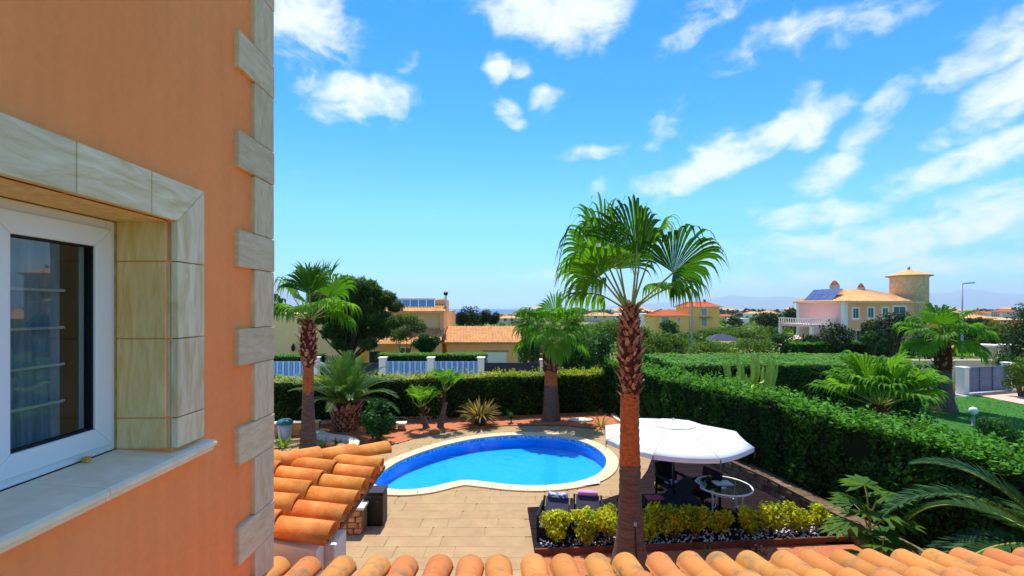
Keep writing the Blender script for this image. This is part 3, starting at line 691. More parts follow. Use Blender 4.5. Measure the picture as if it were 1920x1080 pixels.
# the window: fixed frame, sash, pane, blind bars, curtain
FX = WX - .24
win = MB().box(FX - .07, FX - .004, wy1 - .052, wy1 - .008, 4.362, 5.388).box(FX - .07, FX - .004, wy0, wy1 - .052, 5.345, 5.388).box(FX - .07, FX - .004, wy0, wy1 - .052, 4.362, 4.412).build('window', M['upvc'], house, local=True); bevel(win, .006)
gy0, gy1, gz0, gz1 = 1.645, 1.979, 4.482, 5.262
fw = .085
sash = MB()
def ring(mb, x0, x1, y0, y1, z0, z1, w):
    for (a, b) in (((y0, z0), (y1, z0)), ((y1, z0), (y1, z1)), ((y1, z1), (y0, z1)), ((y0, z1), (y0, z0))):
        ia = (a[0] + (w if a[0] == y0 else -w), a[1] + (w if a[1] == z0 else -w)); ib = (b[0] + (w if b[0] == y0 else -w), b[1] + (w if b[1] == z0 else -w))
        mb.add([(x0, *a), (x0, *b), (x0, *ib), (x0, *ia), (x1, *a), (x1, *b), (x1, *ib), (x1, *ia)], [(0,1,2,3),(7,6,5,4),(0,4,5,1),(1,5,6,2),(2,6,7,3),(3,7,4,0)])
for (a, b) in ((gy0 - fw, gy1 + fw), (.70, 1.545)):
    mb = MB(); ring(mb, FX - .062, FX + .012, a, b, gz0 - fw, gz1 + fw, fw); s_ = mb.build('sash', M['upvc'], win, local=True); bevel(s_, .005)
    mb = MB(); ring(mb, FX - .03, FX + .002, a + fw - .001, b - fw + .001, gz0 - .001, gz1 + .001, .008); mb.build('gasket', M['gasket'], win, local=True)
    MB().box(FX - .022, FX - .016, a + fw, b - fw, gz0, gz1).build('pane', M['pane'], win, local=True)
for k in range(4):
    z = 4.62 + k * .148
    MB().box(FX - .038, FX - .028, .70, 1.885, z, z + .010).build('blind_bar', M['blind'], win, local=True)
cv = []; nn = 40
for i in range(nn + 1):
    yy = 1.30 + (1.885 - 1.30) * i / nn; cv.append((FX - .052 + .006 * math.sin(i * 1.9), yy))
MB().add([(x, y, 4.40) for x, y in cv] + [(x, y, 5.35) for x, y in cv], [(i, i+1, nn+2+i, nn+1+i) for i in range(nn)]).build('curtain', M['curtain'], win, smooth=True, local=True)
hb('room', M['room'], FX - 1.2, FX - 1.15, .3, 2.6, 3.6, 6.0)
MB().box(FX - .075, FX + .001, wy1 - .008, wy1 - .0065, 4.36, 5.385).build('sealant', M['rust'], win, local=True)
MB().obox((FX + .022, 1.925, 4.372), (.02, .022, .02)).build('drain_cap', M['rust'], win, local=True)

# ------------------------------------------------------------------ tiled roofs
def tile_mesh(name, L_, r0, r1, th=.013, n=10, pan=False):
    vs, fs = [], []
    for y, r in ((0, r0), (L_, r1)):
        for rad in (r, r - th):
            for k in range(n + 1):
                a = math.pi * k / n; z = math.sin(a) * rad * (-.75 if pan else .95)
                vs.append((math.cos(a) * rad, y, z))
    m_ = n + 1
    for k in range(n):
        fs += [(k, k+1, 2*m_+k+1, 2*m_+k), (m_+k+1, m_+k, 3*m_+k, 3*m_+k+1), (k+1, k, m_+k, m_+k+1), (2*m_+k, 2*m_+k+1, 3*m_+k+1, 3*m_+k)]
    for a, b in ((0, m_), (n, m_+n)): fs.append((a, 2*m_+a, 2*m_+b, b))
    me = bpy.data.meshes.new(name); me.from_pydata(vs, [], fs)
    me.polygons.foreach_set('use_smooth', [i % 4 < 2 and i < 4 * n for i in range(len(fs))]); me.update()
    return me
def place_tile(me, root, org, ex, ey, name, tilt, rnd, inv):
    ex, ey = ex.normalized(), ey.normalized(); nz = ex.cross(ey)
    if nz.z < 0: ex = -ex; nz = -nz
    ey2 = (ey * math.cos(tilt) + nz * math.sin(tilt)); nz2 = ex.cross(ey2)
    o = bpy.data.objects.new(name, me); COL.objects.link(o); o.parent = root
    m_ = Matrix((( ex.x, ey2.x, nz2.x, org.x), (ex.y, ey2.y, nz2.y, org.y), (ex.z, ey2.z, nz2.z, org.z), (0, 0, 0, 1)))
    o.matrix_basis = inv @ m_ @ Matrix.Rotation(rnd.uniform(-.035, .035), 4, 'Z') @ Matrix.Rotation(rnd.uniform(-.05, .05), 4, 'Y')
    return o
rt = random.Random(21)
# the roof just below the camera
s_f = .2150; slope = math.radians(12.5); Ye, ze = 3.10, EYE - 1.84
lower = empty('lower_roof', tuple(HM @ Vector((2.5, 2.0, 3.2))), 0, 'roof of weathered barrel tiles along the bottom of the view', 'roof')
inv = chain(lower).inverted()
eR = (HM.to_3x3() @ Vector((1, 0, 0))); eD = (HM.to_3x3() @ Vector((0, math.cos(slope), -math.sin(slope))))
tm = tile_mesh('roof_tile', .46, .078, .094); pm = tile_mesh('pan_tile', .46, .088, .076, pan=True)
for me in (tm, pm): me.materials.append(M['tile_weathered'])
ex = .37; eave = HM @ Vector((0, Ye, ze))
x_first = -1.72
for i in range(32):
    for j in range(4):
        base = eave + eR * (x_first + i * s_f + rt.uniform(-.006, .006)) - eD * (ex * j + .46 + rt.uniform(-.012, .012)) + Vector((0, 0, .052 - .004))
        place_tile(tm, lower, base, eR, eD, 'roof_tile', .045, rt, inv)
        if i < 31:
            base = eave + eR * (x_first + (i + .5) * s_f) - eD * (ex * j + .46 + .03) + Vector((0, 0, .042))
            place_tile(pm, lower, base, eR, eD, 'pan_tile', .045, rt, inv)
mb = MB(); c = [eave + eR * a - eD * b for a, b in ((x_first - .1, .05), (x_first + 31 * s_f + .1, .05), (x_first + 31 * s_f + .1, 2.3), (x_first - .1, 2.3))]
dn = Vector((0, 0, -.10)); u_ = Vector((0, 0, -.035)); mb.add([p + u_ for p in c] + [p + dn for p in c], [(0,1,2,3), (7,6,5,4), (0,4,5,1), (1,5,6,2), (2,6,7,3), (3,7,4,0)]); mb.build('roof_deck', M['mortar'], lower)
MB(HM).box(-1.45, 5.0, .8, Ye - .45, 0, ze - .11).build('supporting_wall', M['stucco'], lower)

# the porch roof left of the terrace, hipped at its far end
s_p = .28; sp = math.radians(11.5); Dp = 1.77; Xe = -1.29; yn, yf = 3.26, 5.30
porch = empty('porch', tuple(HM @ Vector((-2, 4.2, 0))), 0, 'white porch roofed with orange barrel tiles beside the terrace', 'porch')
inv = chain(porch).inverted(); R3 = HM.to_3x3()
eR2 = R3 @ Vector((0, 1, 0)); eD2 = R3 @ Vector((math.cos(sp), 0, -math.sin(sp)))
zp = EYE - Dp
tm2 = tile_mesh('roof_tile', .50, .100, .120, .015); pm2 = tile_mesh('pan_tile', .50, .112, .098, .015, pan=True)
for me in (tm2, pm2): me.materials.append(M['tile'])
ex2 = .40
for i in range(7):
    yl = yn + .12 + i * s_p
    for j in range(6):
        up_ = ex2 * j + .50; hip = (yf - yl) - .02
        for pan in (0, 1):
            yy = yl + (s_p / 2 if pan else 0)
            if (up_ - .12) > (yf - yy) + .10 or yy > yf - .1: continue
            base = HM @ Vector((Xe, yy, zp)) - eD2 * (up_ - (.03 if not pan else 0) + rt.uniform(-.015, .015)) + Vector((0, 0, .052 if pan else .062))
            place_tile(pm2 if pan else tm2, porch, base, eR2, eD2, 'pan_tile' if pan else 'roof_tile', .05, rt, inv)
hd = (R3 @ Vector((1, 1, -math.tan(sp)))); hd.normalize(); hx = hd.cross(Vector((0, 0, 1))).normalized()
for k in range(6):
    base = HM @ Vector((Xe + .05, yf + .05, zp + .08)) - hd * (.40 * k + .62)
    place_tile(tm2, porch, base, hx, hd, 'hip_tile', .05, rt, inv)
mb = MB(HM); tp = math.tan(sp)
def pz(x): return zp + (Xe - x) * tp
cs = [(Xe - .04, yn + .16), (Xe - .04, yf - .05), (Xe - 2.05, yf - 2.04), (Xe - 2.1, yn + .16)]
mb.add([(x, y, pz(x) - .045) for x, y in cs] + [(x, y, pz(x) - .085) for x, y in cs], [(0,1,2,3), (7,6,5,4), (0,4,5,1), (1,5,6,2), (2,6,7,3), (3,7,4,0)])
cs = [(Xe - .04, yf - .05), (Xe - 2.1, yf - 2.1), (Xe - 2.6, yf - .05)]
mb.add([(cs[0][0], cs[0][1], pz(cs[0][0]) - .05), (cs[1][0], cs[1][1], pz(cs[1][0]) - .05), (cs[2][0], cs[2][1], zp - .05)], [(0, 1, 2), (2, 1, 0)])
mb.build('roof_deck', M['mortar'], porch)
mb = MB(HM)                                                           # plastered end wall, pillar, beam
mb.add([(-3.6, yn + .01, 0), (Xe - .03, yn + .01, 0), (Xe - .03, yn + .01, pz(Xe - .03) + .03), (-3.6, yn + .01, pz(-3.6) + .03),
        (-3.6, yn + .155, 0), (Xe - .03, yn + .155, 0), (Xe - .03, yn + .155, pz(Xe - .03) + .03), (-3.6, yn + .155, pz(-3.6) + .03)],
       [(0,1,2,3), (7,6,5,4), (1,5,6,2), (3,2,6,7)])
mb.build('end_wall', M['white_plaster'], porch)
bevel(MB(HM).box(Xe - .135, Xe + .045, yn + .165, yn + .43, 0, zp - .01).build('pillar', M['white_plaster'], porch), .01)
bevel(MB(HM).box(Xe - .60, Xe - .36, yn - .10, yn + .005, zp - .32, zp - .07).build('bracket', M['white_plaster'], porch), .01)
bevel(MB(HM).box(-3.4, Xe - .38, yn - .14, yn + .005, zp - .066, zp - .02).build('ledge', M['white_plaster'], porch), .01)
# ------------------------------------------------------------------ palms
UP = Vector((0, 0, 1))
def dirv(az, el):
    a, e = math.radians(az), math.radians(el); return Vector((math.cos(e)*math.cos(a), math.cos(e)*math.sin(a), math.sin(e)))
def fan_frond(root, base, az, el, plen, blen, m, droop=1.0, spread=118, nseg=34, roll=0, bend=.25, tone=.5, rnd=None, blade_el=None, split=.70, pw=.022, taz=None):
    """one fan leaf (az 0 = right, 90 = away): frond > petiole"""
    rnd = rnd or random.Random(1); d = dirv(az, el); base = Vector(base)
    pts = [base]; cur = d.copy()
    for k in range(6):
        cur = (cur + Vector((0, 0, -bend * .16))).normalized(); pts.append(pts[-1] + cur * plen / 6)
    hub = pts[-1]; t = cur.copy()
    if blade_el is not None: t = dirv(taz if taz is not None else az, blade_el)
    s = t.cross(UP)
    if s.length < .15: s = dirv(az - 90, 0)
    s.normalize(); nrm = s.cross(t).normalized()
    if roll:
        q = Matrix.Rotation(math.radians(roll), 3, t); s = q @ s; nrm = q @ nrm
    rows = [0, .12, .3, .5, split * .86, split, split + .07, split + .14, split + .22, 1.0]; polys, tones = [], []
    dphi = math.radians(2 * spread / (nseg - 1)); smax = math.radians(spread)
    for j in range(nseg):
        ph = -smax + dphi * j + rnd.uniform(-.01, .01); L_ = blen * 1.16 * (.62 + .38 * math.cos(ph * .62)) * rnd.uniform(.88, 1.12)
        ca = math.radians(26); dj = (t * math.cos(ph) + s * (math.sin(ph) * math.cos(ca)) + nrm * (abs(math.sin(ph)) * math.sin(ca))).normalized()
        side = (-t * math.sin(ph) + s * math.cos(ph)); dr = droop * rnd.uniform(.75, 1.3)
        p = hub.copy(); cur = dj.copy(); last = 0; colz = []
        for r in rows:
            g = max(0, r - .42) ** 1.2 * 4.2 * dr + max(0, r - split) * 9 * dr
            cur = (dj + Vector((0, 0, -g)) + t * 0).normalized() if r > .45 else (dj + Vector((0, 0, -.10 * dr * r)))
            p = p + cur * (L_ * (r - last)); last = r
            w = (r * L_ * math.tan(dphi / 2) * 1.02) if r <= split else (split * L_ * math.tan(dphi / 2) * max(0, (1 - r) / (1 - split)) ** 1.7 + .004)
            hgt = w * .55
            colz.append((p - side * w + nrm * hgt * .5, p - nrm * hgt * .5, p + side * w + nrm * hgt * .5))
        tn = tone + rnd.uniform(-.12, .12)
        for a, b in zip(colz[:-1], colz[1:]):
            polys.append([a[0], a[1], b[1], b[0]]); polys.append([a[1], a[2], b[2], b[1]]); tones += [tn, tn]
    V = np.array([[tuple(q) for q in f] for f in polys])
    fr = quads_mesh('frond', V, np.clip(tones, 0, 1), m, root)
    MB().tube(pts + [hub + t * blen * .18], [pw * 1.5, pw * 1.2, pw, pw * .9, pw * .85, pw * .8, pw * .8, pw * .2], 5).build('petiole', M['petiole'], fr, smooth=True)
    return fr
def pinnate_frond(root, base, az, el, length, m, arch=1.0, npairs=46, leaflet=.38, tone=.45, rnd=None, width=.016, twist=0, taper0=.25):
    """one feather leaf: frond > rachis"""
    rnd = rnd or random.Random(1); cur = dirv(az, el); p = Vector(base); pts = [p.copy()]; K = 16
    for k in range(K):
        cur = (cur + Vector((0, 0, -arch * (.05 + .11 * k / K)))).normalized(); p = p + cur * length / K; pts.append(p.copy())
    polys, tones = [], []
    for j in range(npairs):
        u = .10 + .89 * j / (npairs - 1); x = u * K; i = min(int(x), K - 1); q = pts[i].lerp(pts[i+1], x - i); t = (pts[i+1] - pts[i]).normalized()
        s = t.cross(UP)
        if s.length < .1: s = dirv(az - 90, 0)
        s.normalize(); nr = s.cross(t)
        ln = leaflet * (math.sin(math.pi * (taper0 + (1 - taper0) * u * .93)) ** .6) * rnd.uniform(.88, 1.1)
        for sg in (-1, 1):
            d = (s * sg * .80 + t * (.55 + .5 * u) + nr * (.34 + rnd.uniform(-.12, .12))).normalized()
            a, b = q, q + d * ln * .5; c = b + (d + Vector((0, 0, -.35))).normalized() * ln * .5
            w = d.cross(nr).normalized() * width; tn = tone + rnd.uniform(-.22, .22)
            polys.append([a - w*.5, b - w, b + w, a + w*.5]); polys.append([b - w, c - w*.08, c + w*.08, b + w]); tones += [tn, tn]
    V = np.array([[tuple(z) for z in f] for f in polys])
    fr = quads_mesh('frond', V, np.clip(tones, 0, 1), m, root)
    MB().tube(pts, [.028 * (1 - k / (K + 1)) + .004 for k in range(K + 1)], 5).build('rachis', M['petiole'], fr, smooth=True)
    return fr
def trunk_lathe(mb, x, y, prof, n=16, seed=0, lean=(0, 0)):
    vs = []; rnd = random.Random(seed); h = prof[-1][1]
    for i, (r, z) in enumerate(prof):
        for k in range(n):
            a = 2 * math.pi * k / n; q = r * (1 + .035 * math.sin(3*a + z*2.1) + rnd.uniform(-.02, .02)); zz = z
            if i == 0 and z > .2: zz -= .05 + .05 * math.sin(5 * k + 1.3) + .03 * math.sin(11 * k)                     # ragged edge where the old bark ends
            if i == 0 and z > .2: q *= 1.025
            vs.append((x + lean[0]*z/h + q*math.cos(a), y + lean[1]*z/h + q*math.sin(a), zz))
    m_ = len(prof); fs = [(i*n+k, i*n+(k+1)%n, (i+1)*n+(k+1)%n, (i+1)*n+k) for i in range(m_-1) for k in range(n)] + [tuple(range((m_-1)*n, m_*n))]
    mb.add(vs, fs)
def rings(prof, step=.07, amp=.005):
    out = []; zs = [p[1] for p in prof]; z = zs[0]; k = 0
    while z < zs[-1]:
        i = max(j for j in range(len(zs)) if zs[j] <= z + 1e-9); i = min(i, len(zs) - 2); t = (z - zs[i]) / (zs[i+1] - zs[i])
        out.append((prof[i][0] + (prof[i+1][0] - prof[i][0]) * t + (amp if k % 2 else -amp), z)); z += step; k += 1
    out.append(prof[-1]); return out
def boot_mesh():
    vs = [(-.05, 0, 0), (.05, 0, 0), (.035, .05, .09), (-.035, .05, .09), (-.018, .115, .15), (.018, .115, .15), (0, .02, -.01), (0, .075, .085)]
    fs = [(0, 1, 2, 3), (3, 2, 5, 4), (1, 0, 6), (0, 3, 7, 6), (2, 1, 6, 7), (3, 4, 7), (5, 2, 7), (4, 5, 7)]
    me = bpy.data.meshes.new('leaf_base'); me.from_pydata(vs, [], fs); me.materials.append(M['boot']); me.update(); return me
BOOT = boot_mesh()
def washingtonia(label, x, y, prof_low, prof_mid, prof_top, nboots, fr, m, seed=0, leafrnd=None, group='fan palms in the gardens', bscale=1.0, lean=(0, 0), nseg=34, name='fan_palm', fs=1.0):
    """root > lower_trunk, upper_trunk, crown_shaft, leaf_base..., frond (> petiole)..."""
    rnd = random.Random(seed); root = empty(name, (x, y, 0), 0, label, 'palm tree', group); inv = chain(root).inverted()
    for nm, pr, mm in (('lower_trunk', prof_low, 'palm_grey'), ('stripped_trunk', prof_mid, 'palm_orange'), ('fibrous_trunk', prof_top, 'palm_fibre')):
        if pr:
            mb = MB(); trunk_lathe(mb, x, y, rings(pr), 18, seed, lean); mb.build(nm, M[mm], root, smooth=True)
    if prof_top:
        z0, z1 = prof_top[0][1], prof_top[-1][1]; nrow = max(1, nboots // 9)
        for k in range(nboots):
            f = k / nboots; z = z0 + (z1 - z0) * f; a = k * 2.399
            i = max(j for j in range(len(prof_top)) if prof_top[j][1] <= z + 1e-9); i = min(i, len(prof_top) - 2)
            tt = (z - prof_top[i][1]) / (prof_top[i+1][1] - prof_top[i][1]); r = prof_top[i][0] + (prof_top[i+1][0] - prof_top[i][0]) * tt
            o = bpy.data.objects.new('leaf_base', BOOT); COL.objects.link(o); o.parent = root
            s = bscale * rnd.uniform(.55, 1.4); a += rnd.uniform(-.35, .35); z += rnd.uniform(-.04, .04)
            o.matrix_basis = inv @ Matrix.Translation((x + math.cos(a) * (r - .02), y + math.sin(a) * (r - .02), z - .05)) @ Matrix.Rotation(a - math.pi/2 + rnd.uniform(-.4, .4), 4, 'Z') @ Matrix.Rotation(rnd.uniform(-.25, .2), 4, 'X') @ Matrix.Diagonal((s*1.15, s, s*rnd.uniform(.8, 1.25), 1))
    top = Vector((x + lean[0], y + lean[1], (prof_top or prof_mid or prof_low)[-1][1] - .05))
    for f in fr:
        a = math.radians(f['az']); k = dict(f); b = top + Vector((math.cos(a) * .07, math.sin(a) * .07, rnd.uniform(-.06, .04)))
        k.setdefault('tone', rnd.uniform(.3, .7)); fan_frond(root, b, k.pop('az'), k.pop('el'), k.pop('plen') * fs, k.pop('blen') * fs, m, rnd=rnd, nseg=k.pop('nseg', nseg), **k)
    return root

# the tall palm in front of the pool
bp = Vector((2.26, 8.72, 0)); zt = 5.02
washingtonia('tall fan palm rising in front of the parasol, its orange trunk nearest to us', bp.x, bp.y,
    [(.40, -.05), (.35, .12), (.275, .5), (.23, 1.0), (.208, 1.5), (.196, 2.02)], [(.194, 2.02), (.184, 2.5), (.178, 3.0), (.174, 3.38)], [(.172, 3.38), (.186, 3.5), (.198, 4.0), (.192, 4.4), (.17, 4.7), (.142, 4.95), (.11, 5.05)], 240,
    [dict(az=-75, el=80, plen=1.05, blen=1.22, blade_el=82, taz=75, droop=.30, spread=58, tone=.2, roll=0, bend=0, nseg=30),
     dict(az=0, el=42, plen=1.02, blen=1.12, blade_el=38, droop=.62, spread=105, tone=.05, roll=-55, bend=0, nseg=40, taz=-10),
     dict(az=35, el=62, plen=1.1, blen=1.05, blade_el=55, droop=.45, spread=80, tone=.75, roll=-25, bend=0),
     dict(az=178, el=58, plen=.95, blen=1.15, blade_el=58, droop=.85, spread=95, tone=.45, roll=55, bend=0, nseg=40),
     dict(az=150, el=66, plen=1.05, blen=1.3, blade_el=68, droop=.3, spread=34, tone=.55, roll=60, bend=0, nseg=18),
     dict(az=200, el=45, plen=.85, blen=1.05, blade_el=35, droop=1.1, spread=100, tone=.55, roll=35, bend=0),
     dict(az=165, el=38, plen=.55, blen=.95, blade_el=10, droop=1.5, spread=90, tone=.6, roll=20),
     dict(az=100, el=60, plen=1.0, blen=1.1, blade_el=45, droop=.8, spread=105, tone=.4),
     dict(az=18, el=36, plen=.8, blen=.95, blade_el=12, droop=1.3, spread=95, tone=.45),
     dict(az=140, el=82, plen=.8, blen=1.2, blade_el=80, droop=.15, spread=24, tone=.6, nseg=12),
     dict(az=-30, el=84, plen=.75, blen=1.1, blade_el=83, droop=.12, spread=20, tone=.6, nseg=10)], M['fan'], 5, bscale=.78)
# the palm at the left of the pool
lp = P(578, 848)
washingtonia('fan palm left of the pool with orange trunk, in front of the cream house', lp.x, lp.y,
    [(.37, -.05), (.29, .25), (.235, .8), (.20, 1.5), (.185, 2.1)], [(.183, 2.1), (.175, 2.6), (.17, 3.05)], [(.18, 3.05), (.23, 3.2), (.26, 3.6), (.25, 4.0), (.20, 4.4), (.12, 4.6)], 110,
    [dict(az=-60, el=72, plen=1.2, blen=1.5, blade_el=66, taz=80, droop=.4, spread=75, tone=.1),
     dict(az=182, el=38, plen=1.3, blen=1.35, blade_el=18, droop=1.2, spread=105, tone=.15, roll=25),
     dict(az=120, el=68, plen=1.3, blen=1.5, blade_el=72, droop=.25, spread=22, nseg=12, tone=.4),
     dict(az=60, el=66, plen=1.35, blen=1.55, blade_el=64, droop=.15, spread=20, nseg=12, tone=.3),
     dict(az=100, el=76, plen=1.3, blen=1.4, blade_el=76, droop=.2, spread=25, nseg=12, tone=.2),
     dict(az=20, el=58, plen=1.3, blen=1.45, blade_el=46, droop=.7, spread=100, tone=.4, roll=-40),
     dict(az=-12, el=34, plen=1.25, blen=1.3, blade_el=12, droop=1.0, spread=105, tone=.85, roll=-10),
     dict(az=0, el=18, plen=1.0, blen=1.2, blade_el=-15, droop=1.3, spread=95, tone=.5),
     dict(az=160, el=58, plen=1.2, blen=1.4, blade_el=45, droop=.9, spread=100, tone=.45, roll=35),
     dict(az=205, el=20, plen=1.1, blen=1.2, blade_el=-10, droop=1.3, spread=95, tone=.4),
     dict(az=140, el=35, plen=1.1, blen=1.2, blade_el=10, droop=1.2, spread=100), dict(az=75, el=40, plen=1.2, blen=1.2, blade_el=10, droop=1.2, spread=100),
     dict(az=-95, el=40, plen=.9, blen=1.1, blade_el=5, droop=1.3, spread=90, tone=.6)], M['fan'], 6, nseg=30, bscale=1.0, fs=.80)
# the palm behind the pool
mp_ = P(1033, 787)
frs = [dict(az=a, el=e, plen=pl, blen=1.35, blade_el=be, droop=dr, spread=100, roll=ro, tone=tn) for a, e, pl, be, dr, ro, tn in
       [(0, 66, 1.9, 18, 1.1, 0, .3), (180, 64, 1.9, 15, 1.15, 0, .3), (30, 62, 1.6, 30, 1.0, -20, .5), (150, 62, 1.6, 30, 1.0, 20, .45), (90, 66, 1.6, 35, .9, 0, .5), (-90, 70, 1.5, 40, 1.0, 0, .7),
        (-20, 42, 1.3, 5, 1.2, 0, .6), (200, 42, 1.3, 5, 1.2, 0, .6), (-60, 40, 1.2, -5, 1.3, 0, .8), (-120, 38, 1.2, -5, 1.3, 0, .75), (60, 35, 1.2, 0, 1.2, 0, .4), (120, 35, 1.2, 0, 1.2, 0, .4),
        (10, 12, 1.1, -25, 1.2, 0, .55), (170, 12, 1.1, -25, 1.2, 0, .6), (-80, 10, .9, -35, 1.2, 0, .85), (-45, 82, 1.6, 80, .2, 0, .5)]]
washingtonia('fan palm behind the pool with flat-topped drooping crown', mp_.x, mp_.y, [(.46, -.05), (.38, .3), (.33, 1.0), (.30, 1.55)], [(.295, 1.55), (.27, 2.3)], [(.34, 2.25), (.36, 2.7), (.33, 3.2), (.2, 3.5)], 60, frs, M['fan'], 7, nseg=26, bscale=1.2, fs=.78)
# the palm on the neighbour's lawn
rp_ = P(1768, 770)
frs = [dict(az=a, el=e, plen=pl, blen=1.15, blade_el=be, droop=dr, spread=100, tone=tn) for a, e, pl, be, dr, tn in
       [(0, 30, 1.1, 5, 1.0, .5), (180, 30, 1.1, 5, 1.0, .6), (40, 40, 1.2, 15, 1, .4), (140, 40, 1.2, 15, 1, .4), (90, 50, 1.2, 25, .9, .4), (-90, 42, 1.0, 15, 1, .5), (-45, 25, 1.1, -5, 1.1, .6), (-135, 25, 1.1, -5, 1.1, .65),
        (20, -5, 1.0, -30, 1.1, .6), (200, -5, 1.0, -30, 1.1, .7), (-70, -8, .9, -35, 1, .7), (160, -8, 1.0, -35, 1, .55), (-20, -12, 1.0, -35, 1, .75), (70, 70, 1.0, 65, .4, .4), (-30, 62, 1.0, 50, .6, .3), (210, 60, 1.0, 48, .6, .3)]]
washingtonia('stout fan palm on the lawn before the grey gate', rp_.x, rp_.y, [(.62, -.05), (.45, .5), (.34, 1.1), (.30, 2.0)], None, [(.32, 2.0), (.34, 2.6), (.3, 3.2), (.2, 3.55)], 40, frs, M['fan_soft'], 8, nseg=24, bscale=1.3, fs=.92)
# the low fan palm behind the side hedge
frs = []
rr = random.Random(9)
for k in range(20):
    a = k * 137.5; e = 28 + 54 * (k / 19) + rr.uniform(-8, 8); frs.append(dict(az=a, el=e, plen=.75 + .25 * rr.random(), blen=1.05, blade_el=e * .75 + rr.uniform(-8, 8), droop=.42, spread=95, tone=.45 + .4 * rr.random()))
washingtonia('low bright fan palm showing over the top of the side hedge', 11.6, 14.4, [(.3, -.05), (.26, .8)], None, [(.26, .8), (.28, 1.4), (.2, 1.95)], 20, frs, M['fan_soft'], 10, nseg=28)
# two small palms side by side in the gravel
for (px, py, hh, lab, sd, lean) in ((800, 803, .95, 'shorter of the two thin young palms behind the pool', 31, (-.22, 0)), (825, 801, 1.6, 'taller of the two thin young palms behind the pool', 32, (.22, 0))):
    q = P(px, py); rr = random.Random(sd)
    frs = [dict(az=k * 137.5, el=rr.uniform(45, 85), plen=.38, blen=.62, blade_el=rr.uniform(35, 75), droop=.3, spread=55, tone=.75, pw=.012) for k in range(8)]
    washingtonia(lab, q.x, q.y, [(.15, -.03), (.12, hh * .3), (.10, hh * .65)], None, [(.10, hh * .65), (.08, hh * .85), (.05, hh)], 8, frs, M['fan_soft'], sd, 'young palms behind the pool', bscale=.55, lean=lean, nseg=14, name='young_palm')
# squat date palm by the left fence
def date_palm(label, x, y, r0, h, fronds, m, seed, zb=0, tn=(.3, .6), np_=44, lw=.016):
    root = empty('date_palm', (x, y, zb), 0, label, 'palm tree', 'date palms in the gardens'); rnd = random.Random(seed); inv = chain(root).inverted()
    mb = MB(); trunk_lathe(mb, x, y, [(r0*.62, zb-.05), (r0*.72, zb+h*.3), (r0*.95, zb+h*.75), (r0*.8, zb+h), (r0*.3, zb+h*1.15)], 16, seed); mb.build('trunk', M['palm_fibre'], root, smooth=True)
    for k in range(90):
        f = k / 90; z = zb + h * (.02 + .98 * f); a = k * 2.399; r = r0 * (.62 + .33 * min(1, f / .75))
        o = bpy.data.objects.new('leaf_base', BOOT); COL.objects.link(o); o.parent = root; s = rnd.uniform(1.0, 1.5) * (1 + .7 * (f > .8))
        o.matrix_basis = inv @ Matrix.Translation((x + math.cos(a)*(r-.03), y + math.sin(a)*(r-.03), z - .08)) @ Matrix.Rotation(a - math.pi/2, 4, 'Z') @ Matrix.Diagonal((s*1.3, s*.8, s, 1))
    for (az, el, ln, arch) in fronds:
        a = math.radians(az); pinnate_frond(root, (x + math.cos(a)*r0*.3, y + math.sin(a)*r0*.3, zb + h*1.02), az, el, ln, m, arch, np_, .42, rnd.uniform(*tn), rnd, lw)
    return root
dp = P(648, 806); rr = random.Random(14)
fl = [(k * 137.5, 28 + 58 * (k / 45) + rr.uniform(-6, 6), rr.uniform(1.7, 2.35), rr.uniform(.6, 1.0)) for k in range(46)]
date_palm('squat date palm with thick scaly trunk beside the left fan palm', dp.x, dp.y, .62, 1.05, fl, M['date'], 41)
rr = random.Random(15)
fl = [(180 + rr.uniform(-60, 60), e + rr.uniform(-5, 5), rr.uniform(2.1, 2.6), 1.0) for e in (40, 56, 70)] + [(k * 40 - 90, rr.uniform(15, 75), 2.3, 1.1) for k in range(6)]
fl += [(183, 30, 2.7, 1.35), (168, 18, 2.4, 1.0), (158, 50, 2.5, 1.2), (196, 12, 2.3, 1.0)]
date_palm('date palm reaching in from the right edge with long dark fronds', 8.15, 6.55, .34, 1.35, fl, M['date'], 42, tn=(.05, .3), np_=92, lw=.019)

# ------------------------------------------------------------------ hedges
bk = [P(q, 796 - (q - 600) * .042)[:2] for q in (470, 640, 800, 960, 1150)]
bk = [(x, y + .68) for x, y in bk]
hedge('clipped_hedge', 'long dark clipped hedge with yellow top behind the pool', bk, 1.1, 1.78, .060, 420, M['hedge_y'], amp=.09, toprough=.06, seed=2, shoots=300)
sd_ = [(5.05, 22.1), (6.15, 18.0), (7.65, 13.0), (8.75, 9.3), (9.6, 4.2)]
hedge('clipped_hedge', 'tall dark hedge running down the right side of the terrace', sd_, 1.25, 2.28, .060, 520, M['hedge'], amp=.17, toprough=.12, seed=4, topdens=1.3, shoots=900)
nh = [(6.9, 21.2), (11.0, 21.3), (16.6, 21.5)]
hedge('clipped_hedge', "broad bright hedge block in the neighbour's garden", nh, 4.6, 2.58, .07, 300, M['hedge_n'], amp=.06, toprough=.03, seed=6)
fh = [PZ(712, 680, 29.6), PZ(905, 680, 29.6)]
hedge('clipped_hedge', 'green hedge showing above the blue fence panels', [(p.x, p.y) for p in fh], 1.0, 1.95, .07, 300, M['hedge'], z=0, amp=.08, seed=8)
fh = [PZ(470, 680, 29.6), PZ(600, 680, 29.6)]
hedge('clipped_hedge', 'green hedge above the far left fence panel', [(p.x, p.y) for p in fh], 1.0, 1.9, .07, 260, M['hedge'], z=0, amp=.08, seed=9)
hedge('clipped_hedge', 'low dark hedge at the foot of the pink villa', [PZ(1478, 645, 46)[:2], PZ(1700, 645, 47)[:2]], 1.6, 1.35, .13, 110, M['hedge'], amp=.2, toprough=.1, seed=11)

